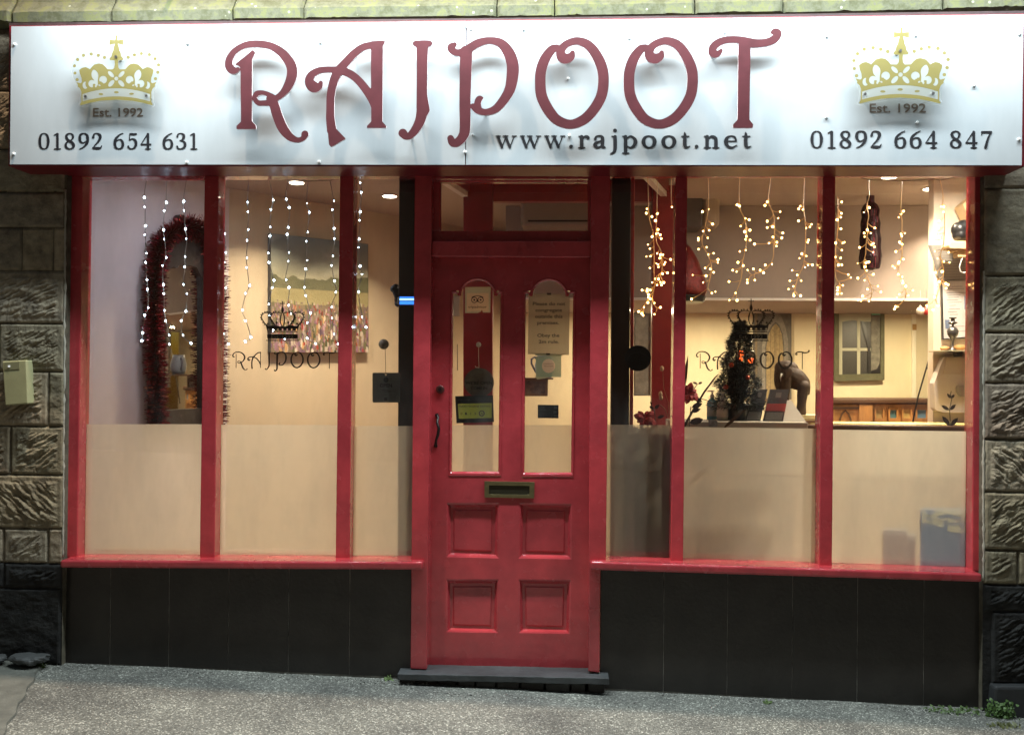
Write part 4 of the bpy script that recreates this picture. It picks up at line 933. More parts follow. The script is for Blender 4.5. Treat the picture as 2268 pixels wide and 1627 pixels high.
plant('weed', 'tiny weed below the third tile of the right panel', on_ground(1700, 1556), 14, .015, .015, 'leaf', (.14, .22, .06))
plant('moss', 'scraggly moss and weeds at the bottom right corner', on_ground(2225, 1606), 60, .015, .06, 'leaf', (.15, .17, .06))
# ================================================================== INTERIOR
def on_z(u, v, z):
    d = ray(u, v); return CAM+d*((z-CAM.z)/d.z)
CZ = 2.67; FZ = .05
wa = at(657, 440, 1.6); wb = at(863, 475, 2.2); wd = (wb-wa); wd.z = 0; wd.normalize()
OW = Plane(wa, wd.x, wd.y)
BKY = 1.85; BZ = at(1800, 665, BKY).z; RWY = 1.0; BAY = 3.2
def wall(name, quad, m, lab, thick=(0, .08, 0)):
    mb = MB(); q = [Vector(p) for p in quad]; mb.hull8(q, [p+Vector(thick) for p in q]); return props(mb.build(name, m), lab, 'wall')
def st(o): o['kind'] = 'structure'; return o
mb = MB(); mb.box(-4.2, 4.2, .13, BAY+.3, FZ-.1, FZ); st(mb.build('floor', mat('dark_red_carpet', (.16, .06, .05), .9, bump=.5, bscale=200)))
mb = MB(); mb.box(-4.2, 4.2, .13, BAY+.3, CZ, CZ+.1); st(mb.build('ceiling', M_CEIL))
pM = OW(505, 700); pM.z = 0; md = Vector((.40, .92, 0)).normalized(); MW = Plane(pM, md.x, md.y); pA = pM; pS = pM-md*((pM.y-.13)/md.y); s1_ = (BAY-wa.y)/wd.y; pB = wa+wd*s1_
wall('wall', [(pA.x, pA.y, FZ), (pB.x, pB.y, FZ), (pB.x, pB.y, CZ), (pA.x, pA.y, CZ)], M_LILAC, 'tan dining room wall holding the meadow painting', (-.05*wd.y, .05*wd.x+.05, 0))
wall('wall', [(pS.x, pS.y, FZ), (pA.x, pA.y, FZ), (pA.x, pA.y, CZ), (pS.x, pS.y, CZ)], mat('cool_lit_wall_tint', (.64, .58, .59), .75, bump=.15, bscale=120), 'pale side wall, lilac cast of cool light in its colour, holding the tinsel wrapped mirror', (-.06, .02, 0))  # lilac cast of the cool lighting is put into the wall colour
wall('wall', [(pB.x-.1, BAY, FZ), (4.2, BAY, FZ), (4.2, BAY, CZ), (pB.x-.1, BAY, CZ)], M_CREAM, 'cream back wall with the green framed mirror')
xb0 = at(1120, 500, BKY).x; xr0 = at(2067, 800, RWY).x
mb = MB(); mb.box(xb0, 4.2, BKY, BAY, BZ, CZ-.002)
props(mb.build('bulkhead', M_TAN), 'dropped tan bulkhead hanging from the ceiling across the room', 'bulkhead')
mb = MB(); mb.box(xb0, 4.2, BKY-.012, BKY-.001, BZ-.004, BZ+.014); props(mb.build('picture_rail', M_WHT, bevel=.003), 'thin white rail along the bottom edge of the bulkhead', 'rail')
wall('wall', [(xr0, RWY, FZ), (3.4, RWY, FZ), (3.4, RWY, CZ), (xr0, RWY, CZ)], mat('pink_cream_paint', (.70, .58, .46), .75, bump=.1, bscale=100), 'cream wall on the far right carrying the framed certificate')
wall('wall', [(3.02, .14, FZ), (3.02, RWY, FZ), (3.02, RWY, CZ), (3.02, .14, CZ)], M_CREAM, 'cream return wall behind the right window post', (.08, 0, 0))
# inside face of the facade over and beside the glazing
mb = MB(); zh = at(1134, 372, .1).z
mb.box(-2.65, 2.75, .105, .24, zh+.02, 3.4); mb.box(-4.2, xl(141, 800)-.005, .069, .13, FZ, CZ); mb.box(xl(2181, 800)+.005, 4.2, .069, .13, FZ, CZ)
props(mb.build('lintel', mat('lintel_mat', (.12, .08, .07), .8)), 'boxed lintel behind the sign above the shop windows', 'lintel')
# ---- downlights
DL = [((657, 403), 'ceiling downlight glowing above the left painting'), ((863, 433), 'ceiling downlight nearest the left of the door'), ((1970, 390), 'ceiling downlight highest in the right hand pane'), ((2062, 417), 'ceiling downlight between the other two in the right hand pane'), ((2122, 447), 'ceiling downlight beside the right wall')]
M_LAMP = emis('downlight_glow', (1, .86, .66), 14); M_RING = mat('downlight_ring', (.6, .56, .5), .4)
for i, ((u, v), lab) in enumerate(DL):
    p = on_z(u, v, CZ-.004)
    if i == 4: p = on_z(u, v-8, CZ-.004)
    t_ = thing('downlight', lab, 'ceiling light', p, 'round ceiling downlights')
    mb = MB(); mb.tube([p+Vector((0, 0, .004)), p+Vector((0, 0, -.006))], [.058, .054], 20); mb.build('ring', M_RING, t_)
    mb = MB(); mb.tube([p+Vector((0, 0, -.0065)), p+Vector((0, 0, -.009))], [.044, .042], 20); mb.build('lamp', M_LAMP, t_)
    l = area('downlight_beam', p+Vector((0, 0, -.012)), (.08,), (11, 11, 12, 12, 10)[i], (1, .80, .56), spread=112, shape='DISK')
area('back_room_light', ((1.3), 2.5, BZ-.02), (.12,), 17, (1, .80, .52), shape='DISK'); area('back_room_light', ((2.6), 2.5, BZ-.02), (.12,), 16, (1, .80, .50), shape='DISK')
area('window_fill_light', (2.05, .42, 2.60), (.10,), 25, (1, .90, .74), shape='DISK'); area('window_fill_light', (-1.75, .40, 2.60), (.10,), 3.2, (.90, .88, 1.0), shape='DISK'); area('window_fill_light', (1.1, .40, 2.60), (.10,), 2.5, (1, .84, .62), shape='DISK')  # added lamps without fixtures, brightening the frosted film and side wall
area('porch_light', (.3, 2.6, BZ-.02), (.12,), 10, (1, .76, .48), shape='DISK')
# ---- dark reveal posts and inner porch screen
def bar(name, lab, pts, Y, d, m, par=None, cat='post'):
    mb = MB(); mb.prism(pts, Y, d); o = mb.build(name, m, par, bevel=.003)
    return o if par else props(o, lab, cat)
bar('timber_post', 'dark brown post behind the narrow pane left of the door', [(884, 372), (922, 372), (916, 1262), (880, 1262)], .13, .06, M_DBROWN)
rp = thing('timber_post', 'dark brown post with its lit edge built as a red strip, behind the narrow pane right of the door', 'post', at(1375, 1262, .13))
bar('plank', '', [(1356, 372), (1397, 372), (1391, 1262), (1351, 1262)], .13, .06, M_DBROWN, rp); bar('lit_edge_strip', '', [(1398.5, 372), (1406, 372), (1400, 1262), (1392.5, 1262)], .13, .05, M_RED, rp)  # red strip added as the post's warmly lit edge
ps = thing('porch_screen', 'red timber inner porch frame seen through the door glass', 'screen', at(1240, 1500, 1.0))
PY = 1.0; M_PR = mat('porch_red_paint', (.24, .022, .026), .3, var=.25, bump=.2)
bar('post', '', [(1026, 380), (1091, 380), (1091, 1420), (1026, 1420)], PY, .07, M_PR, ps)
bar('post', '', [(1446, 410), (1500, 410), (1497, 1420), (1440, 1420)], PY, .07, M_PR, ps)
mb = MB(); mb.prism([(1091.5, 380), (1445, 380), (1445, 446), (1091.5, 446)], PY+.005, .06); mb.build('beam', M_PR, ps, bevel=.003)
for a, b_ in (((925, 372), (1030, 372)), ((1404, 372), (1470, 372))):
    A = at(a[0], 384, .2); B = at(b_[0], 402 if a[0] < 1200 else 412, PY); A.z = B.z = max(at(1000, 425, PY).z, 0)+.0
    s = Vector((.03, 0, 0)); h = Vector((0, 0, .085)); mb = MB()
    mb.hull8([A-s, A+s, A+s+h, A-s+h], [B-s, B+s, B+s+h, B-s+h]); mb.build('side_beam', M_PR, ps, bevel=.003)
    mb = MB(); h2 = Vector((0, 0, -.03)); s = Vector((.018, 0, 0)); mb.hull8([A-s+h2, A+s+h2, A+s, A-s], [B-s+h2, B+s+h2, B+s, B-s]); mb.build('side_rail', M_WHT, ps)
bar('low_panel', '', [(1392, 946), (1484, 946), (1480, 1262), (1388, 1262)], .16, .02, M_DBROWN, rp)
# ---- mirror wrapped in tinsel
mr = thing('wall_mirror', 'ornate dark framed arched mirror on the left wall', 'mirror', MW(410, 950, .03))
def mo(X, Y):
    return umin(sd_poly(X, Y, [(340, 600), (352, 540), (380, 508), (396, 498), (402, 478), (410, 498), (450, 510), (474, 545), (486, 600), (486, 952), (336, 952)]), sd_circ(X, Y, 402, 484, 9))
def mi(X, Y):
    return umin(sd_poly(X, Y, [(364, 620), (370, 600), (384, 590), (392, 594), (400, 586), (412, 590), (422, 587), (436, 592), (446, 612), (448, 640), (448, 904), (362, 908)]))
mb = MB(); sd_mesh(mb, lambda X, Y: np.maximum(mo(X, Y), -mi(X, Y)), (330, 470, 492, 956), 2.5, lambda x, y: MW(x, y, .04), -MW.n*-1*0+(-MW.n*.035)); mb.build('frame', mat('carved_dark_frame', (.045, .038, .036), .4, bump=1, bscale=28, var=.5), mr)
mb = MB(); sd_mesh(mb, lambda X, Y: mi(X, Y)-2, (358, 580, 452, 912), 3, lambda x, y: MW(x, y, .018), -MW.n*.004)
mm = bpy.data.materials.new('mirror_glass'); mm.use_nodes = True; b_ = mm.node_tree.nodes['Principled BSDF']; b_.inputs['Metallic'].default_value = 1; b_.inputs['Roughness'].default_value = .02; b_.inputs['Base Color'].default_value = (.75, .76, .74, 1)
mb.build('mirror_glass', mm, mr)
M_TIN = [mat('maroon_tinsel', (.36, .035, .06), .22, metal=.9), mat('dark_tinsel', (.10, .012, .022), .3, metal=.8), mat('bright_tinsel', (.72, .36, .36), .15, metal=1)]
def tinsel(mb, path, n, ln, w=.0028, yb=1.0):
    P = [Vector(p) for p in path]; seg = [(P[i+1]-P[i]).length for i in range(len(P)-1)]; tot = sum(seg)
    for k in range(n):
        d = rng.random()*tot; i = 0
        while i < len(seg)-1 and d > seg[i]: d -= seg[i]; i += 1
        c = P[i].lerp(P[i+1], d/seg[i]); t_ = (P[i+1]-P[i]).normalized()
        a = Vector(rng.normal(size=3)); a = (a-t_*a.dot(t_)*.75).normalized(); L = ln*rng.uniform(.6, 1.1); s = t_.cross(a).normalized()*w
        if rng.random() < .5: s = t_*w
        e = c+a*L; mb.add([c-s, c+s, e+s*.5, e-s*.5], [(0, 1, 2, 3)], int(rng.choice(3, p=[.55, .37, .08])))
mb = MB()
pth = [(350, 950), (348, 850), (343, 750), (342, 650), (347, 580), (358, 535), (385, 512), (415, 503)]
tinsel(mb, [MW(u, v, .06) for u, v in pth], 5200, .072); tinsel(mb, [MW(u, v, .06) for u, v in [(415, 503), (445, 508), (468, 540), (478, 620), (478, 700), (476, 800), (478, 950)]], 5200, .088)
props(mb.build('tinsel_garland', M_TIN, fix=False), 'bushy maroon tinsel garland wrapped round the arched mirror', 'tinsel')
# ---- painting
pt = thing('painting', 'canvas painting of a flower meadow on the left wall', 'painting', OW(710, 780, .02))
nx, ny = 150, 170; s_, t_ = np.meshgrid(np.linspace(0, 1, nx), np.linspace(0, 1, ny))
col = np.zeros((ny, nx, 3)); N = fbm(s_*6, t_*10, 2); N2 = fbm(s_*3, t_*5, 9)
def mixc(a, b, f): return np.array(a)*(1-f[..., None])+np.array(b)*f[..., None]
skyc = mixc((.17, .22, .24), (.38, .36, .24), np.clip(t_/.40, 0, 1)); skyc = skyc+(.16*np.clip((fbm(s_*3+4, t_*7, 31)-.5)*4, 0, 1))[..., None]*np.array((1, .97, .85))
col = skyc
hill = t_ > .40-.11*fbm(s_*9, s_*0, 6); col = np.where((hill & (t_ < .47))[..., None], mixc((.085, .095, .05), (.19, .18, .10), N), col)
col = np.where((t_ >= .455)[..., None], mixc((.26, .23, .11), (.38, .33, .17), N), col)
col = np.where((t_ >= .60-.04*N2)[..., None], mixc((.14, .11, .07), (.24, .18, .12), N), col)
pal = [(.62, .52, .42), (.45, .05, .03), (.30, .16, .24), (.22, .13, .20), (.60, .36, .16), (.70, .62, .52), (.16, .16, .07), (.50, .30, .34), (.12, .13, .06)]
for k in range(900):
    cy = .56+.44*rng.random()**.9; cx = rng.random(); r_ = .004+.012*(cy-.5)*rng.uniform(.5, 1.8); h_ = r_*rng.uniform(1.5, 4.5); c = pal[rng.integers(len(pal))]
    mk = ((s_-cx)/r_)**2+((t_-cy)/h_)**2 < 1; col[mk] = np.array(c)*rng.uniform(.35, .95)
mb = MB(); C4 = [(600, 517), (815, 541), (816, 780), (600, 780)]
V = [OW(*(((1-a)*(1-b)*np.array(C4[0])+a*(1-b)*np.array(C4[1])+a*b*np.array(C4[2])+(1-a)*b*np.array(C4[3]))), .0415) for b in np.linspace(0, 1, ny) for a in np.linspace(0, 1, nx)]
I = np.arange(nx*ny).reshape(ny, nx); mb.v = [tuple(v) for v in V]; mb.f = np.stack([I[:-1, :-1].ravel(), I[:-1, 1:].ravel(), I[1:, 1:].ravel(), I[1:, :-1].ravel()], 1).tolist(); mb.m = [0]*len(mb.f)
mb.build('picture', vcol_mat('oil_paint', .6, .6, 90), pt, fix=False, attr=np.concatenate([col, np.ones((ny, nx, 1))], -1).reshape(-1, 4))
mb = MB(); mb.pprism([(599.5, 516.5), (815.5, 540.5), (816.5, 780.5), (599.5, 780.5)], OW, .035, .040); mb.build('canvas', mat('canvas_edge', (.10, .10, .10), .8), pt)
# ---- string lights
M_WB = emis('cool_white_led', (.60, .78, 1.0), 42); M_YB = emis('warm_led', (1.0, .56, .17), 16); M_WIRE = mat('clear_wire', (.30, .28, .24), .35); M_GW = mat('gold_wire', (.80, .55, .28), .4); M_DW = mat('dark_wire', (.05, .045, .035), .5)
def bulb_me(mt, r, nm):
    b = MB(); b.tube([(0, 0, r*1.0), (0, 0, r*.6), (0, 0, 0), (0, 0, -r*.6), (0, 0, -r)], [r*.3, r*.75, r, r*.75, r*.3], 8)
    me = bpy.data.meshes.new(nm); me.from_pydata(b.v, [], b.f); me.materials.append(mt); me.polygons.foreach_set('use_smooth', [True]*len(me.polygons)); return me
BW = bulb_me(M_WB, .0040, 'led_bulb'); BY = bulb_me(M_YB, .0047, 'fairy_bulb')
def strings(name, lab, cat, strands, top, Y, me, wm, r=.0020, tail=None, grp=None):
    p0 = at(*strands[0][0][0], Y); root = thing(name, lab, cat, p0, grp)
    mb = MB(); mb.tube([at(u, v, Y) for u, v in top], .0016, 5); mb.build('top_wire', M_DW, root)
    for path, bulbs, br in strands:
        mb = MB(); cp = [(a[0], a[1]) for a in _cat([(u, v, 0) for u, v in path], 5)] if len(path) > 2 else path
        k = max(2, int(len(cp)*.12)); W = [at(u, v, Y) for u, v in cp]
        mb.tube(W, [r]*len(W), 5)
        if br:
            for (u, v) in bulbs:
                j = min(range(len(cp)), key=lambda q: (cp[q][0]-u)**2+(cp[q][1]-v+9)**2); a = cp[j]
                mb.tube([at(a[0], a[1], Y), at((a[0]+u)/2, (a[1]+v)/2+2, Y-.004), at(u, v, Y)], r*.8, 4)
        s_o = mb.build('strand', wm, root)
        for (u, v) in bulbs:
            o = bpy.data.objects.new('bulb', me); COL.objects.link(o); o.parent = s_o
            o.location = at(u, v, Y+rng.uniform(-.012, .006))-ROOTLOC[root.name]; sc = rng.uniform(.6, 1.25); o.scale = (sc, sc, sc); o.rotation_euler = (rng.uniform(-.6, .6), rng.uniform(-.6, .6), 0)
def zt(pts, ox, oy, s): return [((x/s+ox)*.70195, (y/s+oy)*.70195) for x, y in pts]
ZA = lambda p: zt(p, 180, 500, 1.849); ZB = lambda p: zt(p, 660, 500, 1.849); ZC = lambda p: zt(p, 1880, 500, 1.8083); ZD = lambda p: zt(p, 2560, 500, 1.8077); ZE = lambda p: zt(p, 1960, 540, 3.873); ZF = lambda p: zt(p, 2600, 540, 3.697)
def icy(Z, top, bulbs): b = Z(bulbs); return ([Z([top])[0]]+[(x+(1 if i % 2 else -1), y) for i, (x, y) in enumerate(b)], b, False)
SA = [icy(ZA, (525,108), [(509,228),(512,283),(516,393),(512,445),(522,552),(516,606),(525,707),(527,763),(533,870),(511,914),(500,1017),(495,1063)]),
 icy(ZA, (640,118), [(638,257),(625,305),(622,417),(626,472),(637,578),(616,625),(621,735),(622,788),(628,887),(634,948),(654,1030),(655,1083)]),
 icy(ZA, (755,125), [(739,250),(742,303),(750,411),(755,468),(748,573),(745,633),(736,735),(757,788),(752,890),(724,945),(735,1030),(782,1077)])]
strings('string_lights', 'cold white icicle lights hanging in the pane with the tinsel mirror', 'string lights', SA, ZA([(440, 100), (525, 105), (640, 118), (755, 125), (860, 105)]), .17, BW, M_WIRE, grp='festive string lights in the windows')
SB = [icy(ZA, (978,110), [(977,224),(974,285),(975,390),(977,438),(985,550),(974,605),(970,708),(984,755),(971,860),(970,918),(970,1022),(1000,1081)]),
 icy(ZB, (232,128), [(225,255),(228,312),(227,415),(222,478),(219,580),(219,635),(235,741),(213,788),(195,884),(213,946),(243,1042),(211,1067)]),
 icy(ZB, (350,113), [(374,243),(360,297),(356,400),(354,452),(344,552),(349,606),(378,710),(367,755),(347,850),(352,915),(373,1003),(441,1050)]),
 icy(ZB, (462,110), [(449,238),(468,287),(462,402),(455,443),(465,548),(461,600),(448,708),(466,752),(462,856),(478,905)]),
 icy(ZB, (577,133), [(571,262),(584,314),(574,430),(567,483),(571,594),(563,644),(556,751),(563,800),(592,901),(574,958),(572,1048),(620,1079)]),
 icy(ZB, (705,128), [(728,248),(720,300),(729,409),(730,468),(721,569),(713,624),(732,714),(739,780),(713,865),(717,930),(728,1025),(753,1082)])]
strings('string_lights', 'cold white icicle lights hanging in front of the meadow painting', 'string lights', SB, ZB([(85, 105), (232, 126), (350, 113), (462, 105), (577, 133), (705, 128), (765, 112)]), .17, BW, M_WIRE, grp='festive string lights in the windows')
SB2 = [icy(ZB, (880,100), [(881,141),(887,198),(881,311),(878,361),(876,470),(872,520),(880,628),(891,676),(873,778),(892,924),(915,983)])]
strings('string_lights', 'single strand of cold white lights beside the hanging open sign', 'string lights', SB2, ZB([(860, 98), (880, 100), (930, 98)]), .17, BW, M_WIRE, grp='festive string lights in the windows')
eb = ZE([(314,462),(308,514),(376,556),(378,800),(326,898),(350,947),(310,1043),(357,1038),(428,1127),(350,1184),(417,1315),(379,1360),(438,1390),(256,1454),(320,1442),(316,1466),(357,1452),(334,1508),(332,1540),(357,1560),(326,1605)])+ZC([(244,873),(262,884),(270,895),(275,848)])
eb2 = ZE([(440,519),(418,605),(451,712),(450,757),(428,765),(476,778),(489,825),(440,1006),(480,1021),(511,1021),(472,1062),(603,1079),(450,1140),(525,1140),(538,1115),(455,1172),(565,1243),(505,1253),(455,1318),(481,1357),(521,1362),(493,1390),(407,1610)])+ZC([(334,888),(369,849)])
strings('string_lights', 'dense cluster of warm fairy lights in the narrow pane right of the door', 'string lights',
 [(ZE([(325,80),(335,480),(350,620),(370,680),(395,800),(400,1000),(400,1240),(400,1440),(330,1560),(280,1640)]), eb, True), (ZE([(440,120),(435,520),(425,700),(430,860),(480,960),(495,1060),(495,1220),(430,1290),(410,1400),(380,1580),(440,1680)]), eb2, True), (ZE([(615,60),(610,300),(620,437)]), ZE([(620,437)]), False)],
 ZE([(180, 60), (325, 80), (440, 90), (620, 60)]), .17, BY, M_GW, grp='festive string lights in the windows')
strings('string_lights', 'four warm fairy light strands above the small Christmas tree', 'string lights',
 [(ZC([(640,110),(643,200),(640,300),(620,400),(605,480),(640,550),(660,620),(650,690),(640,740),(665,770)]), ZC([(608,304),(643,289),(666,374),(613,415),(647,410),(585,455),(585,467),(638,453),(586,517),(632,506),(641,548),(672,541),(697,577),(696,594),(624,625),(653,630),(672,649),(629,670),(613,707),(662,768),(682,760),(553,664),(546,802)]), True),
  (ZC([(820,100),(818,265),(850,350),(860,440),(850,530),(835,600),(830,680),(800,765)]), ZC([(806,265),(820,272),(854,342),(875,350),(826,386),(849,418),(879,409),(859,443),(856,461),(880,466),(822,530),(855,523),(811,593),(841,611),(781,637),(803,645),(760,702),(797,767),(762,808),(806,809)]), True),
  (ZC([(1000,92),(985,240),(1010,310),(1020,380),(1015,500),(1010,570),(980,620),(940,645),(880,670)]), ZC([(978,248),(965,268),(1052,304),(978,358),(1041,341),(978,394),(1009,390),(1010,448),(1067,425),(1061,453),(988,483),(1033,478),(1031,500),(905,488),(1005,603),(967,608),(937,637),(957,652),(899,630),(866,636),(864,692),(864,709),(907,694)]), True),
  (ZC([(1190,95),(1185,270),(1195,380),(1195,500),(1185,600),(1150,690),(1130,770)]), ZC([(1167,272),(1158,287),(1181,292),(1157,356),(1231,376),(1221,390),(1199,397),(1213,465),(1209,478),(1175,544),(1201,556),(1163,569),(1211,608),(1236,607),(1194,621),(1120,638),(1149,665),(1107,697),(1172,697),(1127,729),(1100,745),(1130,770),(1130,782),(1168,783)]), True)],
 ZC([(545, 105), (640, 105), (820, 100), (1000, 92), (1190, 95), (1265, 88)]), .17, BY, M_GW, grp='festive string lights in the windows')
strings('string_lights', 'four warm fairy light strands in the pane with the green framed mirror', 'string lights',
 [(ZF([(158,300),(165,600),(150,780),(135,900),(128,1200),(185,1330),(180,1440)]), ZF([(206,360),(203,492),(196,538),(152,567),(198,673),(136,838),(216,840),(238,829),(208,922),(136,1001),(193,1012),(168,1094),(208,1093),(283,1206),(313,1241),(220,1332),(162,1358),(157,1390),(156,1430),(205,1427)]), True),
  (ZF([(525,110),(520,200),(525,300),(500,400),(520,520),(505,620),(510,720),(490,850),(485,960),(460,1100),(500,1220),(545,1340),(560,1400),(545,1500)]), ZF([(528,425),(466,480),(594,664),(505,686),(469,722),(545,722),(474,765),(576,845),(555,858),(589,883),(415,890),(572,945),(490,1068),(521,1060),(393,1075),(478,1115),(497,1158),(575,1203),(395,1247),(473,1272),(628,1340),(508,1377),(664,1408),(451,1457),(400,1505),(430,1510),(524,1518)]), True),
  (ZF([(908,115),(895,440),(910,600),(905,750),(910,980),(870,1100),(870,1200),(925,1310),(955,1400),(950,1480)]), ZF([(926,467),(897,500),(872,538),(942,724),(901,733),(908,757),(880,826),(887,840),(911,853),(838,938),(926,1026),(874,1058),(867,1075),(801,1108),(825,1128),(866,1203),(913,1232),(911,1278),(919,1303),(954,1342),(1036,1389),(983,1447),(879,1435),(851,1478),(833,1580),(863,1578),(823,1608)]), True),
  (ZD([(735,125),(750,200),(750,280),(760,330),(755,480),(735,560),(755,640),(735,720),(710,800)]), ZD([(740,275),(755,275),(753,305),(728,356),(727,396),(713,420),(705,433),(697,463),(733,455),(705,529),(783,535),(720,570),(756,588),(788,593),(709,650),(746,645),(707,688),(729,703),(767,713),(780,719),(769,739),(709,733),(703,790),(659,839),(722,839),(694,863)]), True)],
 ZD([(180, 85), (330, 122), (520, 128), (700, 118), (735, 125), (905, 90)]), .17, BY, M_GW, grp='festive string lights in the windows')
# ---- decals on the glass (vinyl, parts of the window)
def decal_text(x0, x1, y0, y1, par, lab):
    mb = MB(); sx = (x1-x0)/(1731-498)
    for k, (Zt_, st_s, po, stem) in LET.items():
        kk = .80
        S_ = [[(p[0], p[1], p[2]*kk) for p in Zt_(s)] for s in st_s]
        if k == 'J': S_ = [[(p[0], p[1], p[2]*kk) for p in Zt_([(1550,180,30),(1550,640,32),(1532,725,30),(1502,785,28),(1462,832,22),(1430,842,22),(1409,818,30)])]]
        if stem: S_.append([(p[0], p[1], p[2]*.55) for p in Zt_(list(stem))])
        ps_ = [q for s in S_ for q in s]
        bd = (min(p[0] for p in ps_)-12, min(p[1] for p in ps_)-12, max(p[0] for p in ps_)+12, max(p[1] for p in ps_)+12)
        f = lambda x, y: at(x0+(x-498)*sx, y0+((y+(x-498)*.012)-91)*(y1-y0)/238, .0765)
        sd_mesh(mb, union_fn(S_, []), bd, 3.2, f, (0, .0004, 0))
    o = mb.build('lettering_decal', M_DEC, par, fix=False); o['label'] = lab
M_DEC = mat('dark_vinyl', (.016, .012, .008), .6)
decal_text(514, 745, 778, 822, bayL, 'dark RAJPOOT lettering on the glass by the painting'); decal_text(1541, 1794, 777, 824, bayR, 'dark RAJPOOT lettering on the glass before the tree')
def crown2(cx, sx, sy, ytop, par, lab):
    def mirr(s): return [(2*747-p[0],)+tuple(p[1:]) for p in s]
    A = [(582,410,7),(548,370,6),(522,325,5),(522,290,5),(550,265,4),(590,262,4),(620,268,4)]
    B = [(672,405,5),(640,365,9),(618,325,9),(618,290,8),(645,266,5),(690,258,4),(735,268,4)]
    E = [(742,262,3),(728,300,6),(722,345,6),(730,385,5),(742,410,4)]
    ps_ = []
    for i in range(9):
        q = _cat(A, 6); j = int(i/8*(len(q)-9)+4); n_ = np.array((-(q[j+1][1]-q[j][1]), q[j+1][0]-q[j][0])); n_ = n_/np.hypot(*n_); ps_.append((q[j][0]-n_[0]*11*(1), q[j][1]-n_[1]*11, 8))
        q = _cat(B, 6); j = int(i/8*(len(q)-9)+4); n_ = np.array((-(q[j+1][1]-q[j][1]), q[j+1][0]-q[j][0])); n_ = n_/np.hypot(*n_); ps_.append((q[j][0]-n_[0]*13, q[j][1]-n_[1]*13, 7))
    def fn(X, Y):
        X = np.where(X > 747, 2*747-X, X)
        D = umin(*[sd_stroke(X, Y, s) for s in (A, B, E)], *[sd_circ(X, Y, *c) for c in ps_])
        base = sd_poly(X, Y, [(566,402),(600,410),(640,398),(680,402),(720,412),(747,406),(747,462),(580,462)])
        for c in (594, 645, 695, 747): base = np.maximum(base, -sd_circ(X, Y, c, 446, 10))
        D = umin(D, base, sd_poly(X, Y, [(580,471),(747,471),(747,481),(580,481)]), sd_poly(X, Y, [(580,497),(747,497),(747,549),(580,549)]), sd_poly(X, Y, [(566,560),(747,560),(747,571),(566,571)]))
        return umin(D, sd_circ(X, Y, 683, 368, 12), sd_stroke(X, Y, [(683,368,3),(683,402,4)]), sd_circ(X, Y, 587, 383, 12), sd_stroke(X, Y, [(747,196,5),(744,215,9),(743,240,11),(747,262,4)]), sd_stroke(X, Y, [(747,140,5),(747,188,5)]), sd_circ(X, Y, 724, 160, 6), sd_stroke(X, Y, [(724,160,3),(747,160,3)]), sd_circ(X, Y, 747, 141, 6))
    f = lambda x, y: at(cx+(x-747)*sx, ytop+(y-135)*sy, .0765)
    mb = MB(); sd_mesh(mb, fn, (480, 130, 1014, 575), 4.2, f, (0, .0004, 0)); o = mb.build('crown_decal', M_DEC, par, fix=False); o['label'] = lab
    mb = MB(); text_mb(mb, 'Est. 1992', lambda x, y: f(x, y)+Vector((0, -.0008, 0)), 625, 868, 541, 34, bold=.01); mb.build('wording', mat('tan_wording', (.30, .25, .17), .7), o)
crown2(625.6, .2020, .2010, 667, bayL, 'dark crown decal with Est. 1992, left window'); crown2(1663.6, .2157, .2157, 661, bayR, 'dark crown decal with Est. 1992, right window')
mb = MB(); sd_mesh(mb, lambda X, Y: sd_circ(X, Y, 1413, 793, 29, 28.5), (1382, 762, 1444, 824), 1.5, lambda x, y: at(x, y, .0755), (0, .0008, 0)); o = mb.build('round_sticker', mat('black_blue_sticker', (.008, .010, .018), .4), bayR); o['label'] = 'round black sticker on the narrow pane'
mb = MB(); sd_mesh(mb, lambda X, Y: np.maximum(np.abs(sd_circ(X, Y, 1413, 806, 26))-1, Y-795), (1385, 775, 1441, 800), 1, lambda x, y: at(x, y, .0748), (0, .0002, 0)); mb.build('arc_print', mat('faint_print', (.022, .026, .038), .5), o)
# ---- open sign on suction hook
os_ = thing('hanging_sign', 'grey square OPEN sign hanging from a suction hook left of the door', 'sign', at(855, 890, .09))
mb = MB()
sd_mesh(mb, lambda X, Y: np.maximum(sd_poly(X, Y, [(828, 828), (883, 828), (883, 888), (828, 888)])-3, -sd_circ(X, Y, 854.5, 829, 1.8)), (820, 820, 892, 896), 1.5, lambda x, y: at(x, y, .09), (0, .003, 0))
pn_ = mb.build('plate', mat('dark_grey_plate', (.19, .205, .21), .45, bump=.1, bscale=30, var=.25, vscale=30), os_)
mb = MB(); text_mb(mb, 'OPEN', lambda x, y: at(x, y, .0892), 841, 868, 857, 8, bold=.03); sd_mesh(mb, lambda X, Y: umin(sd_circ(X, Y, 855, 841, 5.5, 6.5), sd_poly(X, Y, [(851, 880), (858, 880), (858, 887), (851, 887)])), (846, 832, 864, 890), .8, lambda x, y: at(x, y, .0892), (0, .0003, 0)); mb.build('wording', M_BLACK, pn_)
mb = MB(); text_mb(mb, 'PLEASE', lambda x, y: at(x, y, .0892), 838, 866, 869, 4); text_mb(mb, 'COME IN', lambda x, y: at(x, y, .0892), 838, 868, 876, 4); mb.prism([(842, 861), (866, 865), (860, 866.5), (845, 863.5)], .0890, .0002); mb.build('wording', mat('worn_print', (.10, .10, .095), .6), pn_)
mb = MB(); mb.tube([at(851, 764, .088), at(853, 772, .09), at(854.5, 829, .0915)], .0012, 5); mb.build('string', M_DW, os_)
mb = MB(); p = at(850, 762, .076); mb.tube([p, p+Vector((0, .003, 0)), p+Vector((0, .012, 0))], [.026, .022, .006], 20); mb.build('suction_cup', mat('cloudy_plastic', (.40, .36, .28), .3), os_, smooth=True)
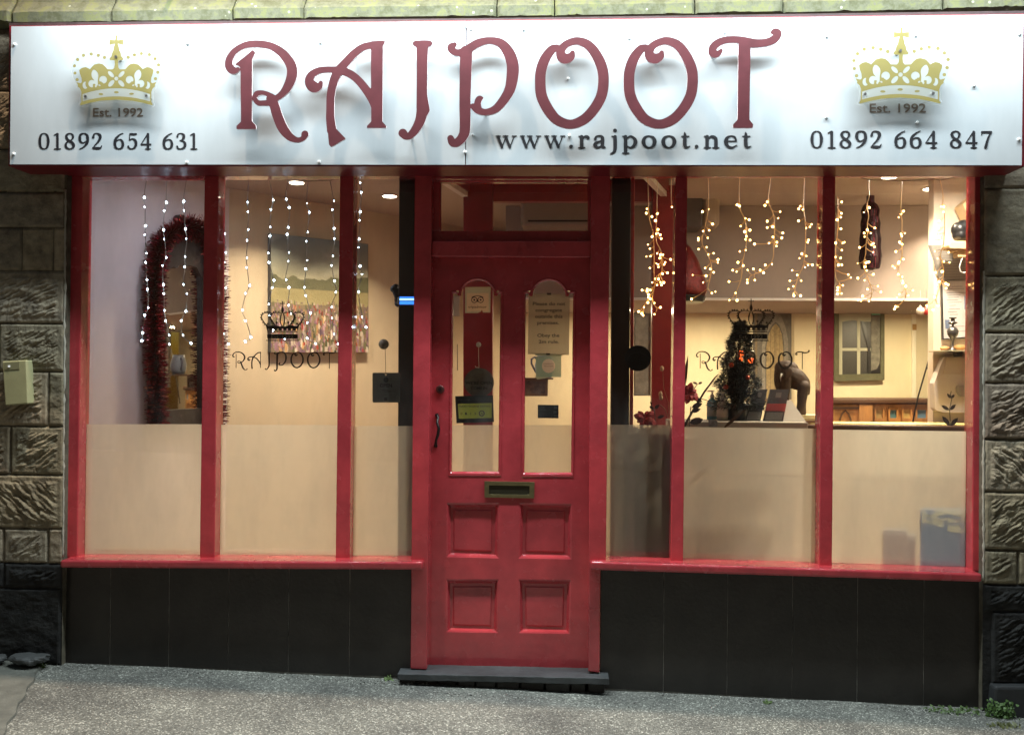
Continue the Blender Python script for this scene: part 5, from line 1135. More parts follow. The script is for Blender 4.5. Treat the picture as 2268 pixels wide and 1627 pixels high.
# ---- blue reflection added as a glowing bar, and black device by the post
bl_ = thing('blue_reflection', 'blue reflection on the dark post, built as a glowing bar', 'light', at(900, 675, .11))
mb = MB(); mb.prism([(884, 655), (918, 655), (918, 676), (884, 676)], .112, .015); mb.build('housing', mat('blue_backing', (.01, .03, .10), .3), bl_, bevel=.002)
M_BLU = emis('blue_glow', (.04, .22, 1.0), 1.3); M_BLU2 = emis('blue_core', (.25, .6, 1.0), 2.4)
mb = MB(); mb.prism([(885, 657), (917, 657), (917, 660), (885, 660)], .1105, .001); mb.prism([(885, 667), (917, 667), (917, 674), (885, 674)], .1105, .001); mb.build('tube', M_BLU, bl_)  # glowing strips stand in for a reflected blue glow, no lamp here
mb = MB(); mb.prism([(885, 661), (917, 661), (917, 665), (885, 665)], .1105, .001); mb.build('tube', M_BLU2, bl_)
kd = thing('wall_device', 'black handset shaped device beside the dark post left of the door', 'device', at(877, 682, .22))
mb = MB(); pr = [(872, 640, 10), (876, 650, 9), (880, 664, 8), (881, 676, 7)]
for u, v, r_ in [(876, 638, 9), (872, 640, 8), (878, 648, 8.5), (880, 656, 7.5), (881, 664, 8), (881, 672, 7.5)]: mb.sphere(at(u, v, .22), (r_*.0023, .018, r_*.0025), 14, 10)
b1 = mb.build('body', M_BLK, kd); r_ = b1.modifiers.new('r', 'REMESH'); r_.mode = 'VOXEL'; r_.voxel_size = .002; r_.use_smooth_shade = True; b1.modifiers.new('s', 'SMOOTH').iterations = 4
mb = MB(); mb.prism([(878, 672), (881, 658), (883, 658), (882, 674)], .195, .004); mb.build('trim', M_WHT, kd, bevel=.001)
mb = MB(); mb.box(at(880, 640, .2).x, at(892, 640, .2).x, .19, .22, at(880, 650, .2).z, at(880, 640, .2).z); mb.build('arm', M_BLK, kd)
# ---- air conditioners on the bulkhead
def ac(lab, u0, u1, v0, v1, sidev):
    r = thing('air_conditioner', lab, 'air conditioner', at((u0+u1)/2, v1, BKY))
    Y = BKY-.21; mb = MB(); a = at(u0, v0, Y); b = at(u1, v1, Y); mb.box(a.x, b.x, Y, BKY-.001, b.z, a.z); mb.build('body', mat('grey_casing', (.26, .23, .20), .5), r, bevel=.03, seg=4)
    mb = MB(); mb.box(a.x+.05, b.x-.03, Y-.003, Y+.02, b.z+.035, b.z+.047); mb.build('vent', M_IRON, r)
    return r
ac('wide grey air conditioner seen through the transom window', 1153, 1345, 440, 503, 0)
r = thing('air_conditioner', 'air conditioner beside the fairy lights above the tree', 'air conditioner', at(1560, 500, BKY))
mb = MB(); a = at(1508, 424, BKY-.26); b = at(1556, 503, BKY-.26); mb.box(a.x, b.x, BKY-.26, BKY-.02, b.z, a.z); mb.build('side_panel', mat('dark_casing', (.10, .09, .085), .5), r, bevel=.01)
mb = MB(); c = at(1594, 500, BKY-.22); mb.box(b.x+.001, c.x, BKY-.24, BKY-.001, b.z+.005, a.z); mb.build('body', mat('beige_casing', (.42, .35, .27), .5), r, bevel=.035, seg=4)
mb = MB(); mb.box(a.x-.02, c.x+.05, BKY-.27, BKY-.001, a.z+.001, a.z+.012); mb.build('top_trim', M_DW, r)
# ---- red sequin cloth
mb = MB(); cc = at(1512, 645, 1.3); prof = []
for z, r_ in ((-.03, .135), (.0, .15), (.05, .142), (.12, .12), (.20, .09), (.27, .05), (.31, .01)): prof.append((r_, z))
mb.lathe(prof, cc, 28); props(mb.build('festive_hat', mat('red_sequins', (.22, .012, .012), .3, metal=.3, bump=1, bscale=160, var=.6, vscale=60), smooth=True), 'red sequinned hat shaped ornament half hidden by the window post', 'ornament')
mb = MB(); mb.lathe([(.02, -.075), (.13, -.07), (.145, -.035), (.14, -.031)], cc, 28); props(mb.build('hat_stand', M_BLK), 'black round stand under the red sequinned ornament', 'stand')
# ---- arch picture on back wall
ap = thing('arch_picture', 'tall grey picture of a pointed stone arch on the back wall', 'picture', at(1710, 884, BAY-.03)); YA = BAY-.035
DP = lambda x, y, Y: at((x/3.254+2140)*.70195, (y/3.254+900)*.70195, Y)
mb = MB(); V = [DP(x, y, YA) for x, y in ((775, 150), (1163, 150), (1163, 1170), (775, 1170))]; mb.hull8(V, [p+Vector((0, .033, 0)) for p in V]); mb.build('canvas', mat('grey_print', (.13, .12, .10), .7, var=.3, vscale=20), ap)
archo = [(860,1170),(860,620),(880,500),(920,400),(985,300),(1010,250),(1050,300),(1100,420),(1128,560),(1135,1170)]
archi = [(895,1170),(895,620),(920,480),(960,410),(1000,375),(1040,410),(1075,500),(1088,620),(1090,1170)]
mb = MB(); sd_mesh(mb, lambda X, Y: np.maximum(sd_poly(X, Y, archo), -sd_poly(X, Y, archi)), (850, 240, 1145, 1175), 8, lambda x, y: DP(x, y, YA-.002), (0, .001, 0)); mb.build('arch', mat('arch_stone', (.24, .22, .18), .7, var=.35, vscale=30), ap)
mb = MB(); sd_mesh(mb, lambda X, Y: sd_poly(X, Y, [(905,1165),(905,630),(930,500),(968,425),(1000,392),(1034,425),(1065,510),(1078,630),(1080,1165)]), (895, 380, 1090, 1175), 8, lambda x, y: DP(x, y, YA-.002), (0, .001, 0)); mb.build('arched_door', mat('arch_door', (.33, .25, .12), .7, var=.4, vscale=50), ap)
mb = MB()
for x in (945, 985, 1000, 1040): V = [DP(a_, b_, YA-.003) for a_, b_ in ((x, 430), (x+5, 430), (x+5, 1160), (x, 1160))]; mb.hull8(V, [p+Vector((0, .0008, 0)) for p in V])
V = [DP(a_, b_, YA-.003) for a_, b_ in ((790, 160), (812, 160), (812, 1165), (790, 1165))]; mb.hull8(V, [p+Vector((0, .0008, 0)) for p in V])
mb.build('drawn_lines', mat('brown_line', (.16, .12, .07), .7), ap)
# ---- reception ledge, counter, bar
cl = thing('reception_counter', 'brown edged reception counter inside the right window', 'counter', at(2000, 1250, .6))
za = at(1900, 941, .6).z; xa, xb_ = at(1782, 941, .6).x, 3.0
mb = MB(); mb.box(xa, xb_, .60, .985, za-.032, za); mb.build('counter_top', M_WOODD, cl, bevel=.006)
mb = MB(); mb.box(xa+.02, xb_-.02, .72, .95, FZ, za-.033); mb.build('counter_base', mat('counter_base', (.78, .70, .56), .7), cl)
mb = MB(); mb.box(xa+.05, xb_-.6, .66, .92, za+.0005, za+.004); props(mb.build('paper_sheet', mat('yellow_paper', (.62, .52, .18), .7)), 'yellowish paper runner lying on the reception counter', 'paper')
lg = thing('window_ledge', 'pale ledge carrying the tree and bottles inside the right window', 'shelf', at(1640, 950, .3))
zl_ = at(1650, 934, .3).z; x0_, x1_ = at(1488, 940, .3).x, at(1790, 940, .3).x
mb = MB(); mb.box(x0_, x1_, .30, .58, zl_-.045, zl_); mb.build('board', mat('ledge_paint', (.42, .38, .31), .6), lg, bevel=.004)
mb = MB(); mb.box(x0_+.03, x1_-.03, .48, .56, FZ, zl_-.046); mb.build('support', mat('ledge_support', (.70, .62, .50), .7), lg)
bc = thing('bar_counter', 'carved oak bar front with four coloured square insets at the back', 'bar', at(1950, 1000, 2.8)); BYY = 2.8
KP = lambda x, y, Y: at((x/3.537+2600)*.70195, (y/3.537+920)*.70195, Y)
def kq(mb, x0, y0, x1, y1, Y, d): V = [KP(x0, y1, Y), KP(x1, y1, Y), KP(x1, y0, Y), KP(x0, y0, Y)]; mb.hull8(V, [p+Vector((0, d, 0)) for p in V])
mb = MB(); kq(mb, 90, 1190, 1225, 1255, BYY-.04, .30); mb.build('top_rail', M_WOODD, bc, bevel=.012)
mb = MB(); kq(mb, 90, 1256, 1225, 2600, BYY, .2); mb.build('front_panel', M_WOOD, bc)
mb = MB(); kq(mb, 395, 1256, 545, 1480, BYY-.03, .028); mb.build('pilaster', M_WOOD, bc, bevel=.006)
mb = MB(); sd_mesh(mb, lambda X, Y: np.abs(sd_poly(X, Y, [(180, 1500), (180, 1420), (205, 1360), (240, 1325), (275, 1360), (300, 1420), (300, 1500)]))-8, (150, 1300, 330, 1490), 6, lambda x, y: KP(x, y, BYY-.012), (0, .011, 0)); kq(mb, 110, 1285, 390, 1310, BYY-.02, .019); mb.build('carved_arch', M_WOODD, bc)
for (x0, x1, c, nm) in ((565, 675, (.34, .24, .10), 'tan'), (720, 830, (.08, .19, .23), 'teal'), (870, 985, (.50, .36, .13), 'gold'), (1025, 1160, (.12, .24, .38), 'blue')):
    mb = MB(); sd_mesh(mb, lambda X, Y: np.maximum(sd_poly(X, Y, [(x0, 1300), (x1, 1300), (x1, 1470), (x0, 1470)]), -sd_poly(X, Y, [(x0+18, 1318), (x1-18, 1318), (x1-18, 1410), (x0+18, 1410)])), (x0-5, 1295, x1+5, 1475), 4, lambda x, y: KP(x, y, BYY-.018), (0, .017, 0)); fr_ = mb.build('inset_frame', M_WOOD, bc)
    mb = MB(); kq(mb, x0+14, 1314, x1-14, 1414, BYY-.006, .005); mb.build('inset', mat(nm+'_inset', c, .5), fr_)
# ---- green framed mirror, its reflection built from coloured plates
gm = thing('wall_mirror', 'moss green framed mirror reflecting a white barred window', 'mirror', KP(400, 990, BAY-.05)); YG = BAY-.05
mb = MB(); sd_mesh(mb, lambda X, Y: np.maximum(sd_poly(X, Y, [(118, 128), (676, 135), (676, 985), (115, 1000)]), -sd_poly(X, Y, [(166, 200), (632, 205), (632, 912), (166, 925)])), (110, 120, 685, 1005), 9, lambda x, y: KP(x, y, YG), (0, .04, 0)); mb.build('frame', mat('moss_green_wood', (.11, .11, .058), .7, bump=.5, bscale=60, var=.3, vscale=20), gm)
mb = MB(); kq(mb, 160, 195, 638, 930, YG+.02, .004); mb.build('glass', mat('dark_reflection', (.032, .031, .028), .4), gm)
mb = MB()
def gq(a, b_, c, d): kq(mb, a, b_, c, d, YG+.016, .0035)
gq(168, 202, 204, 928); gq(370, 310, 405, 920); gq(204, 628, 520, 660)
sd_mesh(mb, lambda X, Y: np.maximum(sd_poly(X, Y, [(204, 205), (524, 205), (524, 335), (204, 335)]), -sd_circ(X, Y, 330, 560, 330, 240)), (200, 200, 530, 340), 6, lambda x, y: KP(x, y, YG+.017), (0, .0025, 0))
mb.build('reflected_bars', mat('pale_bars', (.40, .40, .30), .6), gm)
mb = MB(); kq(mb, 345, 202, 528, 214, YG+.012, .003); kq(mb, 532, 208, 630, 258, YG+.012, .003); mb.build('reflected_mint_light', mat('reflected_mint_light', (.22, .75, .52), .4), gm)  # reflected green light put in as bright mint plates
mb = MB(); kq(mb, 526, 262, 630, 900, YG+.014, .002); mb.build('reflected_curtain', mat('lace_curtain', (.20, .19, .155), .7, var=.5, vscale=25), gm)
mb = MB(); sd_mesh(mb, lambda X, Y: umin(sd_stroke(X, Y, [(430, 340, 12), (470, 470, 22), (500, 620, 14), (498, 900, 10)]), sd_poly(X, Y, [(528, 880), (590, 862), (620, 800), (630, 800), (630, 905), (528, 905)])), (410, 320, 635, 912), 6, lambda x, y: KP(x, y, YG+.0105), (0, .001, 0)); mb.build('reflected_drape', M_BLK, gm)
# ---- door lining, stick, baubles
mb = MB(); kq(mb, 985, 120, 1030, 1190, BAY-.03, .028); dl_ = props(mb.build('door_lining', mat('pale_lining', (.80, .76, .60), .5), bevel=.002), 'narrow white door lining on the cream back wall', 'trim')
mb = MB(); kq(mb, 988, 362, 1033, 428, BAY-.036, .004); mb.build('hinge_plate', mat('tan_plate', (.40, .24, .08), .5), dl_)
mb = MB(); mb.tube([KP(1226, 565, 2.6), KP(1140, 860, 2.62), KP(1050, 1170, 2.64), KP(985, 1480, 2.66)], .006, 8); mb.tube([KP(1140, 855, 2.62), KP(1225, 850, 2.66)], .006, 8); props(mb.build('metal_stand', M_IRON, smooth=True), 'thin dark slanting rod leaning by the right wall', 'stand')
for x, c, l in ((1075, (.72, .68, .60), 'white round bauble hanging at the bulkhead edge, right window'), (1142, (.50, .05, .05), 'red round bauble hanging at the bulkhead edge, right window')):
    p = KP(x, 215, 1.75); mb = MB(); mb.sphere(p, .027, 20, 14); mb.tube([p+Vector((0, 0, .026)), p+Vector((0, 0, .034))], .007, 8); mb.tube([p+Vector((0, 0, .034)), Vector((p.x, p.y, BZ+.06))], .0008, 4)
    props(mb.build('bauble', mat('bauble_'+('white' if c[1] > .5 else 'red'), c, .25), smooth=True), l, 'bauble')
# ---- hanging tassel of dark tinsel
cp = at(1928, 434, 1.5); cp.z = min(cp.z, CZ-.003); mb = MB(); top = cp.z; px = .0029
prof = [(8, 0), (8, -14), (14, -20), (19, -32), (17, -46), (20, -60), (19, -78), (22, -95), (21, -115), (24, -135), (22, -150), (20, -160), (10, -165)]
for k in range(1500):
    th = rng.uniform(0, 6.28); n0 = int(rng.integers(0, 7)); q = [(r_, z_) for r_, z_ in prof[n0:n0+6]]
    rr_ = rng.uniform(.7, 1.05); w_ = rng.uniform(-.06, .06); 
    pts = [cp+Vector((math.cos(th+i*w_)*r_*px*rr_, math.sin(th+i*w_)*r_*px*rr_, z_*px)) for i, (r_, z_) in enumerate(q)]
    s = Vector((-math.sin(th), math.cos(th), 0))*.003; vs = []
    for p in pts: vs += [p-s, p+s]
    mb.add(vs, [(2*i, 2*i+1, 2*i+3, 2*i+2) for i in range(len(pts)-1)], int(rng.choice(2, p=[.7, .3])))
ta = thing('tinsel_tassel', 'long dark tinsel tassel hanging from the ceiling in the right pane', 'ornament', cp)
mb.build('strips', [mat('black_tinsel', (.035, .02, .025), .25, metal=.7), mat('plum_tinsel', (.13, .03, .05), .25, metal=.8)], ta, fix=False)
mb = MB(); mb.lathe([(x*px*.68, z*px*.99) for x, z in prof], cp, 20); mb.lathe([(.024, 0), (.024, -.04)], cp, 16); mb.build('core', mat('tassel_core', (.02, .015, .018), .35, bump=1, bscale=60), ta)
# ---- right wall things
def fpic(name, lab, C, Y, fw, mf, mp, cat='picture frame', extra=None):
    r = thing(name, lab, cat, at(sum(c[0] for c in C)/4, max(c[1] for c in C), Y))
    cx = sum(c[0] for c in C)/4; cy = sum(c[1] for c in C)/4
    I_ = [(c[0]+(fw if c[0] < cx else -fw), c[1]+(fw if c[1] < cy else -fw)) for c in C]
    mb = MB(); sd_mesh(mb, lambda X, Y_: np.maximum(sd_poly(X, Y_, C), -sd_poly(X, Y_, I_)), (min(c[0] for c in C)-2, min(c[1] for c in C)-2, max(c[0] for c in C)+2, max(c[1] for c in C)+2), 1.5, lambda x, y: at(x, y, Y), (0, .02, 0)); mb.build('frame', mf, r)
    mb = MB(); mb.prism(I_, Y+.010, .004); s = mb.build('print', mp, r); return r, s
r, s = fpic('certificate', 'black framed white certificate on the right wall', [(2085, 620), (2168, 615), (2172, 746), (2088, 752)], RWY-.03, 2.4, M_BLK, mat('certificate_paper', (.66, .60, .56), .6))
mb = MB(); yy = RWY-.0212; 
for (a, b_, y) in ((2108, 2132, 634), (2104, 2136, 639), (2096, 2140, 648), (2098, 2128, 653), (2100, 2124, 658), (2097, 2122, 664), (2100, 2130, 669), (2103, 2118, 676), (2102, 2126, 684), (2100, 2120, 690), (2104, 2122, 696), (2100, 2136, 722), (2098, 2138, 733)): mb.prism([(a, y), (b_, y-.6), (b_, y+.5), (a, y+1)], yy, .0006)
mb.build('print_lines', mat('faded_ink', (.22, .19, .17), .7), s)
mb = MB(); mb.prism([(2136, 655), (2144, 655), (2144, 685), (2136, 685)], yy, .0006); mb.prism([(2093, 708), (2103, 708), (2104, 728), (2094, 728)], yy, .0006); mb.build('printed_picture', mat('blue_print', (.16, .20, .30), .6), s)
ps2 = thing('poster', 'grey laminated notice above the certificate on the right wall', 'poster', at(2110, 622, RWY-.03))
mb = MB(); mb.prism([(2056, 543), (2170, 541), (2170, 622), (2082, 622)], RWY-.03, .004); s = mb.build('sheet', mat('grey_laminate', (.24, .21, .18), .35), ps2)
mb = MB(); mb.prism([(2056, 543), (2062, 543), (2088, 622), (2082, 622)], RWY-.0312, .001); 
for y in range(553, 618, 6): mb.prism([(2076+(y-550)*.2, y), (2150, y-.5), (2150, y+.4), (2076+(y-550)*.2, y+1)], RWY-.0312, .001)
mb.build('print_lines', mat('grey_ink', (.14, .12, .10), .7), s)
sp_ = thing('wall_speaker', 'black speaker on a beige carved bracket, right wall', 'speaker', at(2130, 570, .8))
mb = MB(); 
for u, v, r_ in [(2125, 508, 17), (2135, 505, 18), (2126, 520, 15), (2140, 518, 17), (2150, 508, 18)]: mb.sphere(at(u, v, .80), (r_*.0026, .05, r_*.0026), 18, 12)
o = mb.build('cabinet', M_BLK, sp_); q_ = o.modifiers.new('r', 'REMESH'); q_.mode = 'VOXEL'; q_.voxel_size = .005; q_.use_smooth_shade = True; o.modifiers.new('s', 'SMOOTH').iterations = 6
M_BEI = mat('beige_wood', (.58, .40, .20), .5, bump=.3, bscale=40)
mb = MB(); mb.prism([(2105, 534), (2160, 533), (2160, 552), (2104, 550), (2101, 543)], .76, .10); mb.prism([(2112, 552.5), (2155, 552.5), (2155, 557), (2114, 557)], .78, .08); mb.prism([(2121, 557.5), (2150, 557.5), (2150, 569), (2122, 569)], .79, .07); mb.build('bracket', M_BEI, sp_, bevel=.004)
mb = MB(); mb.box(at(2140, 540, .9).x, at(2150, 540, .9).x, .86, RWY-.001, at(2140, 552, .9).z, at(2140, 536, .9).z); mb.build('arm', M_BEI, sp_)
mb = MB(); mb.tube([at(*q, .80) for q in ((2136, 560), (2130, 575), (2125, 590), (2127, 601), (2135, 604), (2143, 600), (2146, 585), (2144, 565))], .003, 6); mb.build('cable', M_WHT, sp_, smooth=True)
mb = MB(); mb.prism([(2133, 452), (2160, 430), (2160, 500), (2150, 490)], .85, .12); sh_ = props(mb.build('wall_lamp', M_BEI, bevel=.004), 'beige angled lamp shade at the upper right pane edge', 'lamp')
# shelf with candlestick
SZ = at(2110, 776, .86).z
mb = MB(); mb.box(at(2078, 776, .86).x, 2.95, .80, RWY-.001, SZ-.006, SZ); props(mb.build('glass_shelf', mat('shelf_glass', (.45, .40, .26), .15), bevel=.001), 'thin glass shelf below the certificate', 'shelf')
cs = at(2110, 776, .87); u_ = .00252
mb = MB(); mb.lathe([(r_*u_, z_*u_) for r_, z_ in ((9, 0), (8, 2), (3.2, 6), (2.6, 14), (3, 22), (6, 28), (11, 36), (12.5, 44), (9, 51), (3, 54), (2, 58), (10, 62), (10, 63.5), (4, 65), (4.5, 72), (8, 73), (8, 74.5))], (cs.x, cs.y, SZ), 24); props(mb.build('candlestick', mat('pewter', (.13, .12, .11), .35, metal=.7), smooth=True), 'turned dark candlestick on the glass shelf', 'candlestick')
mb = MB(); mb.sphere((at(2126, 770, .86).x, .86, SZ+.017), (.034, .03, .018), 16, 10); mb.sphere((at(2097, 770, .9).x, .92, SZ+.013), (.030, .03, .014), 16, 10); props(mb.build('orange_cloth', mat('orange_stone', (.55, .27, .09), .6, bump=.5, bscale=60, var=.3)), 'orange rocky lump beside the candlestick', 'ornament')
mb = MB(); mb.prism([(2117, 779), (2133, 779), (2132, 789), (2120, 790)], .87, .05); props(mb.build('shelf_bracket', M_BLK, bevel=.002), 'black bracket under the glass shelf', 'bracket')
hp = thing('white_dispenser', 'pale rounded wall panel with a grey slot, beside the right post', 'dispenser', at(2110, 915, .94))
mb = MB(); sd_mesh(mb, lambda X, Y: sd_poly(X, Y, [(2096, 796), (2175, 796), (2175, 906), (2092, 906), (2078, 902), (2076, 850)])-7, (2060, 780, 2190, 920), 2, lambda x, y: at(x, y, .93), (0, .068, 0)); mb.build('body', mat('pale_lilac_plastic', (.50, .42, .38), .4), hp, bevel=.004)
mb = MB(); mb.prism([(2098, 792), (2175, 790), (2175, 829), (2088, 828)], .922, .006); mb.build('upper_cover', mat('pale_tan_plastic', (.46, .37, .31), .4), hp, bevel=.002)
mb = MB(); mb.prism([(2118, 857), (2122, 852), (2170, 852), (2170, 879), (2124, 878), (2118, 868)], .915, .012); mb.build('slot', mat('slot_grey', (.24, .21, .19), .4), hp, bevel=.003)
mb = MB(); mb.sphere(at(2148, 880, .89), (.022, .02, .032), 14, 10); mb.build('knob', mat('peach_knob', (.62, .40, .24), .4), hp, smooth=True)
# iron leaf ornament on the counter
lp = thing('leaf_ornament', 'small dark metal sprig with paired leaves on the counter end', 'ornament', at(2105, 945, .65))
mb = MB(); mb.tube([at(*q, .655) for q in ((2105, 944), (2104, 920), (2103, 905), (2106, 893), (2108, 883), (2105, 873), (2107, 866))], .0022, 6); mb.build('stem', M_DW, lp)
def leaf(mb, base, tip, w_, Y):
    a, b_ = Vector(base), Vector(tip); d = b_-a; n = Vector((-d.y, d.x)).normalized()*w_; P = []
    for t_, k in ((0, 0), (.25, .8), (.5, 1), (.75, .75), (1, 0)): P.append((a+d*t_+n*k, a+d*t_-n*k))
    poly = [p[0] for p in P]+[p[1] for p in P[::-1][1:-1]]; mb.prism([tuple(p) for p in poly], Y, .002)
for b0, t0, w_ in (((2104, 943), (2087, 921), 5), ((2105, 943), (2122, 925), 5), ((2103, 908), (2085, 897), 4), ((2104, 908), (2117, 895), 4), ((2106, 882), (2098, 871), 3), ((2107, 882), (2114, 873), 3)):
    mb = MB(); leaf(mb, b0, t0, w_, .653); mb.build('leaf', mat('dark_leaf_metal', (.035, .028, .028), .4, metal=.4), lp)
# cartons behind the frosted film
r = thing('printed_card', 'pale blue printed card leaning behind the frosted glass at lower right', 'card', at(2100, 1270, .08))
patt = lambda X, Y: np.maximum(sd_poly(X, Y, [(2042, 1128), (2165, 1128), (2165, 1170), (2142, 1176), (2120, 1180), (2096, 1175), (2080, 1165), (2062, 1158), (2042, 1158)]), -umin(sd_circ(X, Y, 2060, 1130, 12, 10), sd_circ(X, Y, 2093, 1165, 6, 14), sd_stroke(X, Y, [(2080, 1146, 4), (2100, 1142, 4), (2125, 1148, 4)]), sd_stroke(X, Y, [(2104, 1160, 3), (2140, 1158, 3)]), sd_circ(X, Y, 2130, 1165, 4, 9), sd_stroke(X, Y, [(2050, 1146, 3), (2062, 1150, 3)])))
sheet1('sheet', [(2038, 1123), (2170, 1125), (2170, 1275), (2037, 1268)], .0800, film('blue_card', (.26, .37, .62), .05, (.20, .30, .55), .3), r, None, patt, 2)
mb = MB(); sd_mesh(mb, patt, (2038, 1124, 2170, 1184), 2, lambda x, y: at(x, y, .0800), (0, 0, 0)); mb.build('printed_pattern', film('pale_card_print', (.62, .70, .70), .10, (.6, .66, .66), .3), r)
r = thing('printed_card', 'smaller plain lilac grey card beside the blue printed one', 'card', at(1990, 1268, .08))
mb = MB(); mb.add([at(*q, .0815) for q in [(1955, 1167), (2010, 1167.5), (2010, 1178), (2028, 1180), (2027, 1270), (1954, 1268)]], [(0, 1, 2, 3, 4, 5)]); mb.build('sheet', film('grey_card', (.40, .38, .46), .12, (.3, .3, .36), .25), r)
bsz = at(2000, 1262, .1).z
mb = MB(); mb.box(-2.36, -.58, .108, .24, bsz-.035+.06, bsz+.018); props(mb.build('inner_sill', mat('inner_sill_l', (.35, .28, .2), .6)), 'inner window board behind the left shop window', 'window board')
mb = MB(); mb.box(.48, 2.5, .108, .335, bsz-.045, bsz-.012); props(mb.build('inner_sill', mat('inner_sill_r', (.45, .36, .28), .6)), 'inner window board carrying the cartons', 'window board')
# ---- Christmas tree
ct = thing('christmas_tree', 'small dark tinsel Christmas tree with glowing orange baubles', 'christmas tree', at(1630, 933, .48)); TY = .48
tc_ = at(1632, 905, TY); tt = at(1640, 712, TY); mb = MB(); Hh = tt.z-tc_.z
for k in range(12500):
    t_ = rng.random()**1.25; rad = (.118*(1-t_)**.75+.016)*(1+.16*math.sin(t_*26)); th = rng.uniform(0, 6.28); r0 = rad*rng.uniform(.25, 1.0)**.7
    c = tc_.lerp(tt, t_)+Vector((math.cos(th)*r0, math.sin(th)*r0*.8, 0)); d = Vector((math.cos(th), math.sin(th), rng.normal(-.1, .45))).normalized()+Vector(rng.normal(size=3))*.35; d.normalize()
    L = rng.uniform(.018, .036); s = d.cross(Vector(rng.normal(size=3))).normalized()*.0017; e = c+d*L
    mb.add([c-s, c+s, e], [(0, 1, 2)], int(rng.choice(3, p=[.66, .30, .04])))
mb.build('crown', [mat('black_green_needles', (.014, .022, .016), .35), mat('tree_tinsel', (.05, .055, .05), .25, metal=.8), mat('tree_glint', (.6, .62, .6), .15, metal=1)], ct, fix=False)
mb = MB(); mb.tube([tc_+Vector((0, 0, -.06)), tc_.lerp(tt, .5), tt], [.016, .010, .004], 8); mb.sphere(tc_.lerp(tt, .3), (.055, .045, .13), 14, 10); mb.build('trunk', mat('tree_trunk', (.015, .013, .01), .9), ct)
mb = MB(); pc = at(1632, 933, TY); pc.z = zl_+.0005; hz = tc_.z-pc.z+.03; mb.lathe([(.048, 0), (.052, .004), (.058, hz*.5), (.070, hz*.97), (.066, hz), (.05, hz-.004)], pc, 24); mb.build('pot', mat('black_pot_wrap', (.018, .018, .022), .35, bump=1, bscale=25), ct, smooth=True)
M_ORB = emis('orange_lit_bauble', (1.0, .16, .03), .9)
for (u, v, r_, lit) in ((1641, 783, .016, 1), (1640, 795, .013, 1), (1662, 799, .017, 1), (1620, 808, .014, 0), (1608, 857, .014, 0), (1656, 836, .012, 0), (1664, 781, .015, 0)):
    mb = MB(); p = at(u, v, TY-.095+.0002*abs(u-1640)); mb.sphere(p, r_, 16, 12); o = mb.build('bauble', mat('bauble_glass', (.30, .05, .03) if (u, v) != (1664, 781) else (.30, .30, .27), .12, metal=.6), ct, smooth=True)
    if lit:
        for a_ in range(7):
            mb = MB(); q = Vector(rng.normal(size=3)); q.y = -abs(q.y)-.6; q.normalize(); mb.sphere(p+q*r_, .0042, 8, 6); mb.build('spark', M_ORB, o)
# ---- bottles
def bottle(lab, u, v0, w_, hb, col, pump, Yb, lbl=None):
    c = at(u, v0, Yb); c.z = zl_+.0005; r = thing('pump_bottle', lab, 'bottle', c, 'sanitiser bottles on the ledge'); k = .00212
    mb = MB(); mb.lathe([(w_*k*.9, 0), (w_*k, .004), (w_*k, hb*k*.8), (w_*k*.75, hb*k*.95), (w_*k*.35, hb*k*1.02), (w_*k*.35, hb*k*1.08)], c, 20); mb.build('body', col, r, smooth=True)
    mb = MB(); z = hb*k*1.08; mb.lathe([(w_*k*.45, z), (w_*k*.45, z+.012), (w_*k*.2, z+.016), (w_*k*.2, z+.030), (w_*k*.5, z+.032), (w_*k*.5, z+.038)], c, 14); mb.tube([c+Vector((0, 0, z+.036)), c+Vector((-.026, 0, z+.034))], .004, 8); mb.build('pump', pump, r, smooth=True)
    if lbl: mb = MB(); mb.lathe([(w_*k*1.01, hb*k*.18), (w_*k*1.01, hb*k*.66)], c, 20); mb.build('label', lbl, r, smooth=True)
bottle('blue liquid pump bottle, left of the two bottles on the ledge', 1577, 930, 13, 52, mat('blue_gel', (.10, .28, .38), .2), M_WHT, .50, mat('pale_blue_label', (.36, .40, .40), .5))
bottle('clear pump bottle with a pale label, nearer the tree', 1600, 930, 14, 48, mat('clear_gel', (.34, .33, .28), .2), M_WHT, .44, mat('pale_label', (.48, .40, .33), .5))
# ---- leaflets
def leaflet(lab, C, band):
    r = thing('leaflet_holder', lab, 'leaflet', at((C[2][0]+C[3][0])/2, C[2][1], .40), 'leaflet holders on the ledge'); A = [at(*C[0], .46), at(*C[1], .46), at(*C[2], .40), at(*C[3], .40)]
    mb = MB(); mb.hull8(A, [p+Vector((0, .012, 0)) for p in A]); mb.build('leaflets', mat('dark_leaflet', (.045, .045, .05), .35), r)
    def sub(a, b_, m, nm, x0=0, x1=1):
        L = lambda s, t_: (A[0].lerp(A[1], s)).lerp(A[3].lerp(A[2], s), t_)+Vector((0, -.0015, 0)); q = [L(x0, a), L(x1, a), L(x1, b_), L(x0, b_)]; mb = MB(); mb.hull8(q, [p+Vector((0, .001, 0)) for p in q]); mb.build(nm, m, r)
    if band: sub(.45, .68, mat('red_band', (.36, .05, .05), .4), 'red_band')
    sub(.72, .97, mat('grey_stub', (.17, .165, .155), .4), 'lower_sheet', .08, .92); sub(.10, .26, mat('emblem_grey', (.11, .105, .10), .4), 'emblem', .36, .64)
    B = [p+Vector((0, -.012, 0)) for p in (A[0].lerp(A[3], .3), A[1].lerp(A[2], .3), A[2], A[3])]; mb = MB(); mb.hull8(B, [p+Vector((0, .002, 0)) for p in B]); mb.build('clear_front', M_ACRYL, r)
leaflet('dark leaflet in a clear holder just right of the tree', [(1671, 862), (1700, 862), (1684, 932), (1650, 931)], False)
